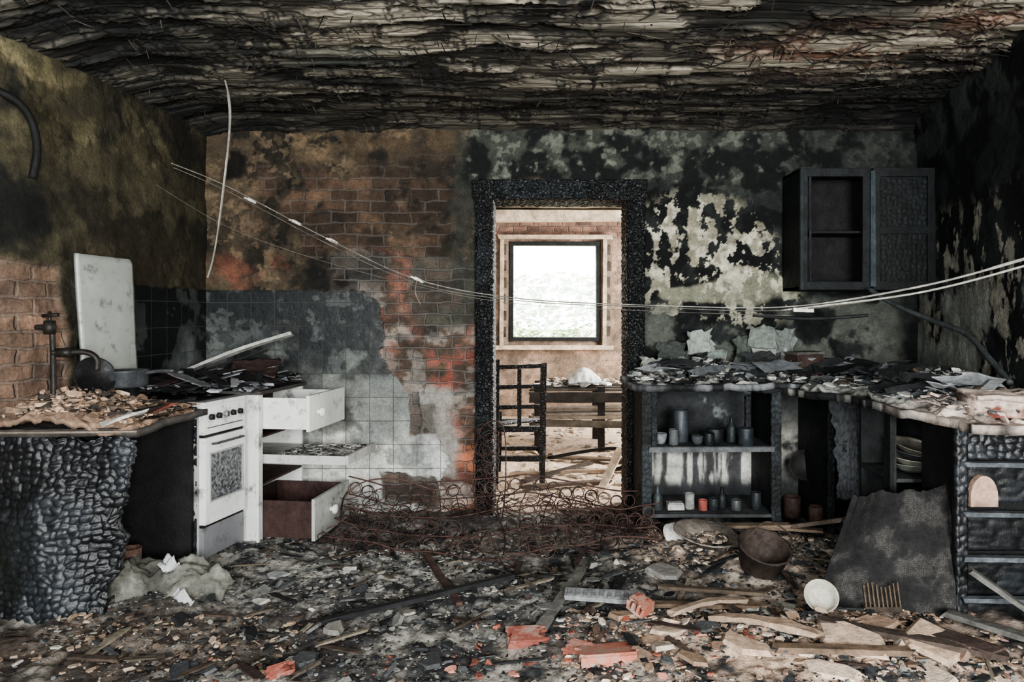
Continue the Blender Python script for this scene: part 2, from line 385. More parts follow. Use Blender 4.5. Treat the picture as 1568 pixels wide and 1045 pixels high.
def terr(U, V, s, sc, thr):
    n = fbm(U*sc, V*sc, s, 6, .6)
    return ss(thr, thr+.012, n), n
def f_back(U, V):
    wu = U+.16*(fbm(U*3, V*3, 101)-.5); wv = V+.16*(fbm(U*3, V*3, 102)-.5)
    n1 = fbm(U*2.5, V*2.5, 1); n2 = fbm(U*8, V*8, 2); n3 = fbm(U*26, V*26, 3, 4); n4 = fbm(U*5, V*5, 4)
    t1, _ = terr(U, V, 111, 3.5, .47); t2, _ = terr(U, V, 112, 6, .53)
    c = mix('#27231a', '#4d402e', ss(.3, .65, n1*.5+n2*.5))
    c = mix(c, '#5f4f37', t1*.5)
    c = mix(c, '#7d684a', t2*ss(.4, .6, n3)*.5)
    c = mix(c, '#7c6541', reg(wu, wv, -1.7, -.45, 2.26, 2.46, .06)*.6*ss(.35, .6, n2))
    c = mix(c, '#7a4730', reg(wu, wv, -2.05, -1.25, 1.46, 1.68, .06)*ss(.35, .6, n4)*.8)
    c = mix(c, '#11120d', reg(wu, wv, -1.75, -1.05, 1.85, 2.3, .12)*ss(.28, .50, n4)*.85)
    c = mix(c, '#141310', reg(wu, wv, -1.25, -.45, 1.8, 2.18, .1)*ss(.33, .53, n2)*.75)
    c = mix(c, '#090908', reg(wu, wv, -1.99, -1.87, 2.12, 2.3, .02)*.95)
    bup = reg(wu, wv, -1.8, -.4, 1.42, 2.2, .1)*ss(.38, .50, n1*.5+n4*.5)
    c = mix(c, mix('#473729', '#7b6048', n2), bup*.6)
    c = mix(c, '#181612', ss(.50, .64, fbm(U*3.3, V*3.3, 9))*.55)
    brick = reg(wu, wv, -1.35, -.3, -.1, 1.62, .03)
    bc = mix('#4b4035', '#7c5546', ss(.35, .6, n4)); bc = mix(bc, '#7f7f78', ss(.45, .62, n2)*.7)
    bc = mix(bc, '#8e4433', reg(wu, wv, -.66, -.3, .3, 1.05, .08)*ss(.45, .62, n4)*.85); bc = mix(bc, '#ae6740', reg(wu, wv, -.64, -.32, -.1, .62, .05)*ss(.40, .54, n2)*.9)
    bc = mix(bc, '#3d423a', reg(wu, wv, -.78, -.3, 1.2, 1.7, .06)*.85)
    c = mix(c, bc, brick)
    grey = reg(wu, wv, -.95, -.48, .22, .76, .05)*ss(.36, .44, n4); c = mix(c, '#8e8e86', grey*.9)
    dk = blob(wu, wv, -.72, .55, .13, .11)*.85; c = mix(c, '#2b2b2a', dk)
    c = mix(c, '#b0aea3', reg(wu, wv, -.85, -.4, .02, .25, .05)*ss(.42, .5, n2)*.8)
    strip = reg(wu, wv, -.5, -.3, 1.25, 2.5, .03)*(.5+.5*n4); c = mix(c, '#2c322b', strip*.75)
    brick = np.clip(np.maximum(brick, bup*.7)-grey-.6*strip, 0, 1)
    ov = ss(-.46, -.36, wu+.1*(n4-.5))*ss(2.04, 2.1, wv)
    oc = mix('#101414', '#383c34', ss(.38, .64, n2)); oc = mix(oc, '#6e7264', ss(.58, .70, n3*.6+n2*.4)*.6)
    c = mix(c, oc, ov)
    rt = ss(.6, .64, U)
    rc = mix('#060809', '#1d2321', ss(.42, .68, n2)); rc = mix(rc, oc, ss(2.0, 2.2, wv)*.8*(1-.75*ss(1.3, 1.8, U)))
    d = blob(U, V, 1.04, 1.72, .40, .32)+.8*blob(U, V, 1.38, 1.42, .3, .22)+.6*blob(U, V, .8, 1.4, .25, .2)
    pf = fbm(U*17, V*13, 21, 5, .6)+.24*(np.clip(d, 0, 1)-.5)
    pm = ss(.565, .58, pf)*ss(.2, .5, d)
    cream = mix('#807c66', '#b8b49a', ss(.35, .65, n1*.3+n3*.7)); cream = mix(cream, '#6d6f5a', ss(1.6, 1.35, V)*.5)
    lowp = blob(U, V, 1.32, 1.44, .28, .12)+blob(U, V, .95, 1.40, .2, .05)
    rc = mix(rc, '#73745f', ss(.38, .62, lowp+.35*(n2-.5)))
    rc = mix(rc, cream, pm)
    low = reg(wu, wv, .72, 2.3, .9, 1.32, .06)*ss(.40, .56, n4); rc = mix(rc, '#565b52', low*.75)
    c = mix(c, rc, rt)
    brick = brick*(1-ov)*(1-rt)
    edge = -.95+.36*ss(1.05, .35, V)+.11*(fbm(V*6, V*0, 31)-.5)-.14*ss(1.28, 1.43, V)**2
    tile = (1-ss(0, .008, U+.03*(n3-.5)-edge))*(1-ss(1.425, 1.433, V+.03*(n3-.5)*ss(-1.6, -1.3, U)))
    hole = reg(wu, wv, -1.05, -.62, .08, .22, .01)+reg(wu, wv, -.78, -.6, .5, .66, .01)
    tile = tile*(1-np.clip(hole, 0, 1))
    brick = brick*(1-tile)
    tcid = hsh(np.floor(U/.15), np.floor(V/.15), 77)
    tcol = mix('#c4c8c1', '#6a716b', ss(.15, .8, V+.4*(n1-.5)+.25*(tcid-.5)+.3*ss(-1.3, -1.9, U))); tcol = mix(tcol, '#0e1618', ss(.64, 1.08, V+.4*(n4-.5)+.2*(tcid-.5)))
    tcol = mix(tcol, '#67706c', ss(.58, .68, n2)*.45*ss(1.3, .9, V)+ss(.60, .7, n3*.5+n2*.5)*.3)
    tcol = mix(tcol, '#1c2120', ss(.50, .7, n4)*.7*ss(.3, .6, V))
    c = mix(c, '#57524a', np.clip(hole, 0, 1)*(1-rt)*.8)
    c = mix(c, tcol, tile)
    c = mix(c, '#0e110f', reg(wu, wv, -1.5, -.95, 1.42, 1.62, .05)*.7*(1-tile))
    W = .012*(n1-.5)+.006*(n2-.5)+.004*(n3-.5)-.014*brick+.006*tile+.003*pm*rt+(.005*t1+.004*t2)*(1-brick)*(1-rt)+.003*ss(.5, .51, n4)*ov
    W = np.where(tile > .5, .004, W)
    ms = np.stack([tile, brick, brick*0], -1)
    return W, c, ms, (lambda u, v: ~((u > -.33) & (u < .64) & (v < 2.06)))
us = np.arange(-2.16, 2.5, .0065); vs = np.arange(-.02, 2.56, .0065)
grid_obj('wall_back', us, vs, f_back, axes((0, 4.55, 0), (1, 0, 0), (0, 0, 1), (0, -1, 0)), M_WALL)

def f_left(U, V):
    wu = U+.16*(fbm(U*3, V*3, 201)-.5); wv = V+.16*(fbm(U*3, V*3, 202)-.5)
    n1 = fbm(U*2, V*2, 41); n2 = fbm(U*7, V*7, 42); n3 = fbm(U*26, V*26, 43, 4); n4 = fbm(U*4, V*4, 44)
    t1, _ = terr(U, V, 211, 2.6, .5)
    c = mix('#403c27', '#665e3e', ss(.3, .62, n1*.5+n2*.5))
    c = mix(c, '#908353', ss(.9, 1.6, U)*ss(1.7, 2.3, V)*ss(.3, .6, n4)*.75)
    c = mix(c, '#302c1e', t1*.5)
    c = mix(c, '#191811', ss(.48, .67, n4)*.7)
    c = mix(c, '#38301f', reg(wu, wv, .0, 1.2, 1.43, 1.7, .08)*.6)
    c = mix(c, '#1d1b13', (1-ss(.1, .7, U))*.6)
    cr = np.abs(fbm(U*1.6, V*1.6, 46, 4)-.5); c = mix(c, '#1b1c15', (1-ss(.0015, .005, cr))*.6)
    soot = np.clip(blob(wu, wv, 1.62, 1.70, .25, .2)+.7*blob(wu, wv, 1.55, 2.15, .05, .2), 0, 1)
    c = mix(c, '#0d1111', ss(.25, .72, soot+.9*(n2-.5))*.92)
    st = reg(wu, wv, 1.28, 2.4, .6, 1.5, .03); c = mix(c, mix('#4c4034', '#967860', n2), st)
    tile = (1-ss(1.2, 1.21, U+.02*n3))*(1-ss(1.425, 1.433, V+.02*(n3-.5)))
    tcol = mix('#6f7878', '#0e1719', ss(.78, 1.08, V+.4*(n4-.5)))
    tcol = mix(tcol, '#5d6664', ss(.6, .7, n2)*.35)
    c = mix(c, tcol, tile)
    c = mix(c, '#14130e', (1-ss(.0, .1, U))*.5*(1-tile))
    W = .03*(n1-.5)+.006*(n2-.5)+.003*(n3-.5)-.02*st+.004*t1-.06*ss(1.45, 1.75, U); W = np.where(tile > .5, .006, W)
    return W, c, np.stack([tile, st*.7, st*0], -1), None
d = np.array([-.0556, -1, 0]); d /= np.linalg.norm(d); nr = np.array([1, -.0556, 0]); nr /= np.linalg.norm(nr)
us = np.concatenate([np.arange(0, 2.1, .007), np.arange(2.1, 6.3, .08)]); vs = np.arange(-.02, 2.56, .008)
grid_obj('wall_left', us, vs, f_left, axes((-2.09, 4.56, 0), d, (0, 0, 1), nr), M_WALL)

def f_right(U, V):
    wu = U+.16*(fbm(U*3, V*3, 301)-.5)
    n1 = fbm(U*2, V*2, 51); n2 = fbm(U*7, V*7, 52); n3 = fbm(U*26, V*26, 53, 4); n4 = fbm(U*4, V*4, 54)
    c = mix('#060a0b', '#1f2627', ss(.38, .68, n2))
    c = mix(c, '#3e4741', ss(2.0, 2.45, V+.4*(n4-.5))*ss(.35, .6, n2)*.8)
    pf = fbm(U*14, V*9, 55, 5, .6); dd = ss(2.1, 1.3, V)
    c = mix(c, mix('#66645a', '#a19d8b', n3), ss(.61, .63, pf+.12*(dd-.5))*ss(.1, .4, dd))
    c = mix(c, '#82877f', reg(wu, V, .0, 1.6, .9, 1.42, .06)*ss(.40, .54, n4)*.85)
    W = .1935*np.minimum(U, 2.35)+.02*(n1-.5)+.006*(n2-.5)+.03*ss(2.3, 2.5, V)
    return W, c, np.zeros(U.shape+(3,)), None
grid_obj('wall_right', us, vs, f_right, axes((2.42, 4.56, 0), (0, -1, 0), (0, 0, 1), (-1, 0, 0)), M_WALL)

def f_ceil(U, V):
    Y = V+.012*(fbm(U*1.2, V*1.2, 60)-.5)
    n1 = fbm(U*1.3, Y*1.6, 61); n2 = fbms(U*1.6, Y*8, 62); st = fbms(U*1.4, Y*22, 63, 5, .6); tk = fbms(U*60, Y*8, 64, 3); n5 = fbm(U*6, Y*6, 65)
    sf = fbms(U*5, Y*60, 68, 3)
    pt = fbms(U*4, Y*11, 69, 6, .62)
    ph = Y/.075+.15*fbm(U*.8, Y*2, 66)
    lath = np.abs((ph-np.floor(ph))-.5)*2
    rowid = hsh(np.floor(ph), np.floor(U*.9+hsh(np.floor(ph), np.floor(ph)*0, 4)*9), 67)
    c = mix('#47433a', '#857c69', ss(.3, .68, st*.35+n1*.35+pt*.3))
    c = mix(c, '#b3aa93', ss(.56, .62, pt)*.45)
    c = c*(.76+.32*rowid[..., None])
    c = mix(c, '#141412', ss(.46, .40, pt)*.55)
    c = mix(c, '#0d0f10', ss(.84, .98, lath)*ss(.38, .58, n5)*.85)
    c = mix(c, '#121212', ss(.58, .67, tk)*ss(.38, .58, n5)*.85)
    c = mix(c, '#131615', ss(.48, .66, n2)*.7)
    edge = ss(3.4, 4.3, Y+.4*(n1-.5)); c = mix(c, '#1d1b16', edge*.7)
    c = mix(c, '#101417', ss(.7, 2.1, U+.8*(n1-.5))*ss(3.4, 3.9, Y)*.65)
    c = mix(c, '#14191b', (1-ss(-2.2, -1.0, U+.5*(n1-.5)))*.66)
    c = mix(c, '#14292b', blob(U, Y, -.85, 3.4, .25, .15)*.85)
    c = mix(c, '#8a5b41', np.clip(blob(U, Y, 1.35, 3.35, .45, .25)+blob(U, Y, 1.9, 2.95, .4, .12), 0, 1)*.45*ss(.35, .6, n5))
    W = -.007*(1-ss(.8, .97, lath))-.03*(n1-.5)-.008*(n2-.5)-.006*ss(.58, .62, tk)*ss(.4, .6, n5)-.007*(rowid > .7)-.004*(st-.5)-.003*(sf-.5)-.008*ss(.54, .58, pt)+.006*ss(.46, .42, pt)
    W = W-.06*(1-ss(-2.2, -1.85, U))-.05*ss(4.3, 4.6, Y)
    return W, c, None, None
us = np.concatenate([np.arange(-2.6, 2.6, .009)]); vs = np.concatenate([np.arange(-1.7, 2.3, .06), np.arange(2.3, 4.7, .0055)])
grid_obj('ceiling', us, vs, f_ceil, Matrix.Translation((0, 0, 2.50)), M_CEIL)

def f_plain(U, V):
    n = fbm(U*3, V*3, 91); return .01*(n-.5), mix('#3c392c', '#7c7156', n), np.zeros(U.shape+(3,)), (lambda u, v: ~(((np.abs(u-1.15) < .65) | (np.abs(u+1.1) < .65)) & (v > .7) & (v < 2.15)))  # unseen wall; its openings are added for the fill lamps
grid_obj('wall_front', np.arange(-2.7, 2.75, .05), np.arange(-.02, 2.6, .05), f_plain, axes((0, -1.6, 0), (-1, 0, 0), (0, 0, 1), (0, 1, 0)), M_WALL)
WX0, WX1, WZ0, WZ1 = -.27, .74, .99, 2.11
def f_far(U, V):
    n1 = fbm(U*3, V*3, 92); n2 = fbm(U*10, V*10, 93)
    c = mix('#7f6b58', '#b2967c', ss(.3, .7, n1)); c = mix(c, '#9a7261', ss(2.15, 2.3, V)*.7); c = mix(c, '#5b5045', ss(.55, .7, n2)*.5)
    br = ss(2.1, 2.3, V)*.9+.5*ss(.5, .6, n1)
    return .02*(n1-.5), c, np.stack([br*0, np.clip(br, 0, 1), br*0], -1), (lambda u, v: ~((u > WX0-.03) & (u < WX1+.03) & (v > WZ0-.03) & (v < WZ1+.03)))
grid_obj('wall_far', np.arange(-2.5, 2.6, .02), np.arange(-.02, 2.6, .02), f_far, axes((0, 8.8, 0), (1, 0, 0), (0, 0, 1), (0, -1, 0)), M_WALL)
def f_side(U, V):
    n1 = fbm(U*3, V*3, 94); return .02*(n1-.5), mix('#8a7560', '#b99f84', n1), np.zeros(U.shape+(3,)), None
def f_side_w(U, V):
    a, b_, c_, _ = f_side(U, V); return a, b_, c_, (lambda u, v: ~((u > 5.6) & (u < 7.6) & (v > .8) & (v < 2.2)))  # side opening added to let fill light into the annex
grid_obj('wall_annex_left', np.arange(4.7, 8.85, .05), np.arange(-.02, 2.6, .05), f_side, axes((-2.3, 0, 0), (0, 1, 0), (0, 0, 1), (1, 0, 0)), M_WALL)
grid_obj('wall_annex_right', np.arange(4.7, 8.85, .05), np.arange(-.02, 2.6, .05), f_side_w, axes((2.45, 0, 0), (0, 1, 0), (0, 0, 1), (1, 0, 0)), M_WALL)
def f_c2(U, V):
    n1 = fbms(U*2, V*9, 95); return -.02*(n1-.5), mix('#3a3628', '#98886f', ss(.35, .65, n1)), None, None
grid_obj('ceiling_annex', np.arange(-2.4, 2.6, .03), np.arange(4.6, 8.85, .03), f_c2, Matrix.Translation((0, 0, 2.5)), M_CEIL)
b = B('wall_divider_rear')
for a in ((-2.3, -.38, 0, 2.5), (.69, 2.45, 0, 2.5), (-.38, .69, 2.13, 2.5)):
    b.box(a[0], a[1], 4.60, 4.78, a[2], a[3], '#8a7661')
b.done(M_RUB)

# ---------------------------------------------------------------- door frame (alligator-charred)
b = B('door_1')
CH = ('#030404', '#0b1012', '#1f272b')
def post(x0, x1, z0, z1, y0, y1, sd):
    cs = (.035, .03)
    alligator(b, (x0, y0, z0), (x1-x0, 0, 0), (0, 0, z1-z0), cs, .012, .03, sd, cols=CH, step=.006)
    alligator(b, (x1, y0, z0), (0, y1-y0, 0), (0, 0, z1-z0), cs, .010, .03, sd+1, cols=CH, step=.008)
    alligator(b, (x0, y1, z0), (0, y0-y1, 0), (0, 0, z1-z0), cs, .010, .03, sd+2, cols=CH, step=.008)
post(-.37, -.27, 0, 2.12, 4.50, 4.80, 1)
post(.58, .68, 0, 2.12, 4.50, 4.80, 5)
alligator(b, (-.39, 4.49, 2.0), (1.09, 0, 0), (0, 0, .12), (.04, .03), .012, .03, 9, cols=CH, step=.006)
alligator(b, (-.30, 4.80, 2.0), (.9, 0, 0), (0, -.3, 0), (.04, .03), .01, .03, 12, cols=CH)
b.done(M_CHAR)

# ---------------------------------------------------------------- far window
b = B('window_1')
wc = '#bda68a'
fx0, fx1, fz0, fz1 = -.44, .93, .86, 2.24
for (x0, x1, z0, z1) in ((fx0, WX0-.06, fz0, fz1), (WX1+.06, fx1, fz0, fz1)):
    b.beam(((x0+x1)/2-.03, 8.72, z0), ((x0+x1)/2-.02, 8.72, z1), .035, .05, wc, roll=math.pi/2)
    b.box(x0, x1, 8.75, 8.77, z0, z1, '#7f6f5e', 0, .006)
b.beam((fx0, 8.72, fz1-.03), (fx1, 8.72, fz1-.03), .09, .05, wc)
b.beam((fx0-.03, 8.70, fz0+.01), (fx1+.03, 8.70, fz0+.01), .14, .05, '#c9b396')
for (x0, x1, z0, z1) in ((WX0-.045, WX0, WZ0-.05, WZ1+.05), (WX1, WX1+.045, WZ0-.05, WZ1+.05), (WX0-.045, WX1+.045, WZ1, WZ1+.045), (WX0-.045, WX1+.045, WZ0-.045, WZ0)):
    b.box(x0, x1, 8.74, 8.84, z0, z1, '#1c1f20', 0, .004)
for sx in (fx0+.05, fx1-.05):
    for k in range(6):
        z = 1.0+k*.2; b.box(sx-.03, sx+.03, 8.735, 8.76, z, z+.12, '#4b4138', 0, .01)
b.done(M_WOOD, .004)
b = B('window_reveal')
for q in ((WX0-.25, WX0-.03, WZ0-.2, WZ1+.2), (WX1+.03, WX1+.25, WZ0-.2, WZ1+.2), (WX0-.03, WX1+.03, WZ1+.03, WZ1+.3), (WX0-.03, WX1+.03, WZ0-.3, WZ0-.03)):
    b.box(q[0], q[1], 8.85, 9.05, q[2], q[3], '#a3907a')
b.done(M_RUB)
b = B('ceiling_beam'); b.beam((-1.6, 8.3, 2.40), (2.2, 8.35, 2.42), .16, .12, '#c2b193', n=14); b.beam((-1.6, 7.6, 2.46), (2.2, 7.6, 2.46), .12, .07, '#4d463b', n=14); b.done(M_WOOD)

# exterior
def f_gr(U, V):
    n = fbm(U*.4, V*.4, 96); return .1*(n-.5)-.15, mix('#a9b97e', '#ccd2a4', n), None, None
grid_obj('meadow_ground', np.arange(-30, 30, .5), np.arange(9.1, 70, .5), f_gr, Matrix.Identity(4), M_LEAF)
def shrub(name, cx, cy, w, h, n, cols, ls=.07):
    b = B(name); X = rng.normal(cx, w*.4, n); Y = rng.normal(cy, w*.3, n)
    hh = h*np.exp(-((X-cx)/(w*.8))**2)*(.75+.4*fbm(X*2, Y, 3)); Z = rng.uniform(0, 1, n)**.7*hh
    b.shards(X, Y, Z, rng.uniform(.5, 1, n)*ls, pal(cols, n), flat=.08, tilt=1.0, elong=.4)
    for k in range(5): b.tube([(cx, cy, -.1), (cx+random.uniform(-.2, .2)*w, cy, h*.4), (cx+random.uniform(-.5, .5)*w, cy, h*.75)], .02, '#9b9080', n=5)
    b.done(M_LEAF)
G = ['#56783a', '#82a056', '#a9b872', '#6e9050']
shrub('shrub', .55, 15, .8, 1.15, 500, G, .06); shrub('shrub', .95, 17, 1.0, 1.15, 500, G, .06); shrub('shrub', -.4, 20, 1.8, 1.0, 500, G, .08)
b = B('distant_treeline'); n = 2200; X = rng.uniform(-14, 16, n); Y = rng.uniform(56, 62, n); top = 3.0+1.8*fbm(X*.5, X*0, 6)
b.shards(X, Y, rng.uniform(0, 1, n)**.8*top, rng.uniform(.2, .45, n), pal(['#dde8d8', '#e6eee1', '#d3dfce'], n), flat=.2, tilt=1.); b.done(M_LEAF)  # near-white leaf colours paint in the blown-out daylight

# ================================================================= LEFT SIDE
b = B('charred_counter')
alligator(b, (-2.30, 2.93, .02), (.65, .0, 0), (.0, .03, .76), (.040, .031), .012, .03, 21, cols=('#030405', '#11161a', '#333a41'), step=.0055, warp=.06, bulge=.03, rag=.04, thr=(.4, .7), taper=.09, fade=.9)
P = plane_pts((-2.25, 2.90, .81), (.63, .03, 0), (.0, .62, 0), 40, 40); P[..., 2] += .015*(fbm(P[..., 0]*8, P[..., 1]*8, 3)-.5)
b.slab(P, (0, 0, -.03), '#4a4541', 1)
b.box(-2.2, -1.68, 3.50, 3.53, 0.02, .76, '#121213', 1)
b.box(-2.2, -2.17, 2.98, 3.5, 0.02, .76, '#121213', 1)
b.tube([(-2.25, 2.885, .80), (-1.9, 2.885, .802), (-1.62, 2.92, .80)], .006, '#8a7d6e', 2)
b.done([M_SCALE, M_SOOT, M_METAL])

def heap(x, y):
    return .82+.11*blob(x, y, -2.1, 3.25, .25, .28)+.04*blob(x, y, -1.9, 3.0, .15, .1)
b = B('plaster_rubble')
P = plane_pts((-2.22, 2.92, 0), (.58, 0, 0), (0, .64, 0), 90, 90)
P[..., 2] = heap(P[..., 0], P[..., 1])+.05*(fbm(P[..., 0]*14, P[..., 1]*14, 8)-.5)-.01
nn = fbm(P[..., 0]*9, P[..., 1]*9, 9); b.slab(P, (0, 0, -.02), mix('#5f4d3e', '#ac8a6c', nn))
n = 1400; X = rng.uniform(-2.20, -1.66, n); Y = rng.uniform(2.92, 3.55, n)
S = rng.uniform(.004, .020, n); S[:60] = rng.uniform(.025, .055, 60)
b.shards(X, Y, heap(X, Y)+.01+S*.2, S, pal(['#b8967a', '#a07f62', '#7f664e', '#c4a88a', '#6a5b4d', '#38322d'], n), flat=.45)
for (x, y, a, l, w_, k) in ((-1.72, 3.12, .5, .1, .05, '#1c1b1a'), (-1.80, 3.0, -.3, .12, .03, '#3a332d'), (-1.70, 2.97, .9, .06, .05, '#b9b4ab'), (-1.75, 3.35, .2, .13, .06, '#222220'), (-1.68, 3.22, 1.2, .06, .04, '#7c3d2e'), (-2.0, 3.0, .1, .1, .04, '#2a2622'), (-1.68, 3.02, -.5, .05, .04, '#c0bdb6')):
    b.beam((x-l*math.cos(a), y-l*math.sin(a), .84), (x+l*math.cos(a)*.8, y+l*math.sin(a)*.8, .87), w_, .012, k, n=5, jag=.4)
b.done(M_RUB)

b = B('leaning_white_board')
P = plane_pts((-2.10, 3.34, .93), (.035, .40, 0), (-.03, -.01, .63), 24, 24); P[..., 0] += .01*(fbm(P[..., 1]*4, P[..., 2]*4, 2))
P[-1, :, 2] -= .02
b.slab(P, (-.018, .003, 0), '#a3aaa2'); b.done(M_ENAM)

b = B('wall_tap')
k = '#2a2723'
b.tube([(-2.17, 3.12, 1.22), (-2.12, 3.12, 1.22), (-2.10, 3.12, 1.21), (-2.10, 3.13, 1.0), (-2.10, 3.13, .86)], .012, k)
b.lathe((-2.11, 3.12, 1.22), [(0, -.03), (.022, -.03), (.026, 0), (.022, .03), (.0, .03)], k)
b.tube([(-2.14, 3.12, 1.27), (-2.06, 3.10, 1.275)], .008, k, sub=1); b.tube([(-2.11, 3.12, 1.22), (-2.11, 3.12, 1.29)], .007, k, sub=1)
b.tube([(-2.10, 3.12, 1.11), (-2.05, 3.13, 1.11), (-1.97, 3.15, 1.11), (-1.93, 3.16, 1.08), (-1.93, 3.16, 1.03)], .013, k)
b.lathe((-2.05, 3.13, 1.11), [(0, -.03), (.02, -.03), (.022, .03), (0, .03)], k, ax=(1, .1, 0))
b.done(M_METAL)
b = B('burnt_wall_pipe')
b.tube([(-2.21, 2.90, 2.2), (-2.15, 2.98, 2.16), (-2.13, 3.04, 2.09), (-2.13, 3.07, 1.98), (-2.15, 3.07, 1.86)], .016, '#101010', sub=10, n=12); b.done(M_SOOT)
b = B('saucepan')
c0 = np.array((-1.96, 3.44, .93)); k = '#4b4f53'
b.lathe(c0, [(0, 0), (.088, 0), (.095, .01), (.098, .075), (.102, .08), (.094, .078), (.09, .012), (0, .008)], k)
b.tube([c0+(.09, .0, .065), c0+(.16, -.02, .075), c0+(.25, -.05, .08)], .009, k)
b.done(M_METAL)
b = B('frying_pan')
c0 = np.array((-2.03, 3.30, .99)); ax = (.75, -.6, .35)
b.lathe(c0, [(0, 0), (.07, 0), (.085, .02), (.089, .02), (.075, -.006), (0, -.008)], '#1c1c1e', ax=ax); b.tube([c0+(.0, -.05, -.06), c0+(.02, -.12, -.1)], .007, '#1c1c1e', sub=1)
b.done(M_METAL)

# ---------------------------------------------------------------- stove
f = np.array((.208, .978, 0)); dd = np.array((-.978, .208, 0))
ST = axes((-1.657, 3.54, 0.02), f, dd, (0, 0, 1))
b = B('gas_stove'); b.M = ST; W = .325; wh = '#dfe0dc'
b.box(0, W, .0, .43, .05, .80, '#141719', 1)
b.box(-.004, .002, .0, .03, .05, .80, '#a0a19e', 0)
b.box(-.004, W+.004, -.03, .0, .66, .80, wh)
b.box(-.006, W+.006, -.035, .44, .80, .822, '#d0d1cc', 0)
b.box(.02, W-.02, .02, .42, .822, .828, '#1c1e20', 1)
b.box(.0, W, -.035, 0, .215, .645, wh)
b.box(.035, W-.035, -.0365, -.03, .33, .56, '#101214', 2)
for (x0, x1, z0, z1) in ((.03, W-.03, .56, .568), (.03, W-.03, .322, .33), (.027, .035, .322, .568), (W-.035, W-.027, .322, .568)):
    b.box(x0, x1, -.042, -.034, z0, z1, '#9fa19f')
b.box(.0, W, -.025, 0, .05, .20, '#76787c'); b.box(.0, W, -.022, 0, .2, .215, '#0d0d0d', 1)
b.box(.0, W, -.02, 0, .645, .66, '#0d0d0d', 1)
for sx in (.01, W-.02): b.box(sx, sx+.012, -.028, 0, 0, .05, '#6c6d6d')
for i in range(5):
    x = .045+i*.058
    b.lathe((x, -.03, .745), [(0, 0), (.015, 0), (.016, .006), (.012, .018), (.0, .02)], '#2b2d30' if i != 2 else '#8f9090', 3, 16, ax=(0, -1, 0))
    b.box(x-.002, x+.002, -.054, -.04, .732, .758, '#151515', 3)
b.box(.02, W-.02, -.034, -.03, .69, .695, '#55585a', 3)
b.tube([(.05, -.035, .61), (.05, -.06, .613), (W-.05, -.06, .613), (W-.05, -.035, .61)], .006, '#4b4d4f', 3, sub=1)
for gx in (.09, .24):
    for gy in (.12, .33):
        b.lathe((gx, gy, .828), [(0, .015), (.03, .015), (.035, .005), (.035, 0)], '#141414', 3, 18)
        for a in range(4):
            t = a*math.pi/2+.4; b.tube([(gx+.02*math.cos(t), gy+.02*math.sin(t), .856), (gx+.07*math.cos(t), gy+.07*math.sin(t), .856)], .003, '#141414', 3, sub=1)
alligator(b, (0.0, .43, .05), (0, -.42, 0), (0, 0, .75), .05, .010, .012, 33, mi=1, cols=('#050505', '#14181b', '#2a3035'), warp=.02)
b.M = None
b.done([M_ENAM, M_SOOT, M_GLASS, M_METAL], .003)

# ---------------------------------------------------------------- drawer cabinet
f = np.array((.13, .9915, 0)); dd = np.array((-.9915, .13, 0))
b = B('drawer_cabinet'); b.M = axes((-1.50, 3.885, .02), f, dd, (0, 0, 1)); W = .54; wh = '#ccd0c9'
b.box(0, .02, 0, .48, 0, .82, wh); b.box(W-.02, W, 0, .48, 0, .82, wh); b.box(.02, W-.02, .46, .48, 0, .82, '#2a201b', 1)
b.box(-.01, W+.01, -.02, .5, .82, .84, '#4a4744', 1)
for z in (.04, .32, .58): b.box(.02, W-.02, 0.0, .46, z, z+.012, '#3c2a22', 1)
b.box(-.012, .03, -.01, .004, 0, .82, '#d6d8d3')
def drawer(x0, x1, pull, z0, z1, inner, front, D=.44):
    b.box(x0, x1, -pull-.018, -pull, z0-.01, z1+.015, front)
    b.box(x0+.01, x0+.022, -pull, -pull+D, z0, z1, inner[0], inner[2]); b.box(x1-.022, x1-.01, -pull, -pull+D, z0, z1, inner[0], inner[2])
    b.box(x0+.02, x1-.02, -pull, -pull+D, z0, z0+.01, inner[1], 1); b.box(x0+.02, x1-.02, -pull+D-.01, -pull+D, z0, z1, inner[1], 1)
drawer(.03, W-.03, .26, .63, .80, ('#dadcd7', '#4a3428', 0), '#dddfda')
drawer(.03, W-.03, .29, .04, .24, ('#3d2722', '#2f1f1a', 1), '#a9ada6')
b.box(.06, W-.06, -.47, .3, .455, .47, '#8f8f89'); b.box(.06, W-.06, -.485, -.47, .44, .49, '#a9aba5'); b.box(.055, .067, -.47, .1, .44, .487, '#b6b8b2')
for (pl, z) in ((.26, .715), (.29, .15)):
    b.lathe((.14 if z > .5 else .24, -pl-.018, z), [(.012, 0), (.012, .012), (.026, .018), (.028, .032), (.015, .04), (0, .041)], '#d8d9d4', 0, 20, ax=(0, -1, 0))
n = 260; X = rng.uniform(.08, W-.08, n); Y = rng.uniform(-.46, -.05, n)
b.shards(X, Y, np.full(n, .478), rng.uniform(.006, .03, n), pal(['#8a8a84', '#b3b2aa', '#3a3a3a', '#6b6a66'], n), flat=.3, tilt=.2, mi=2)
n = 60; b.shards(rng.uniform(.06, W-.06, n), rng.uniform(-.27, .1, n), np.full(n, .07), rng.uniform(.01, .05, n), pal(['#3a241d', '#5a3a2d', '#1b1513'], n), flat=.4, mi=2)
b.M = None
b.done([M_ENAM, M_SOOT, M_RUB], .003)

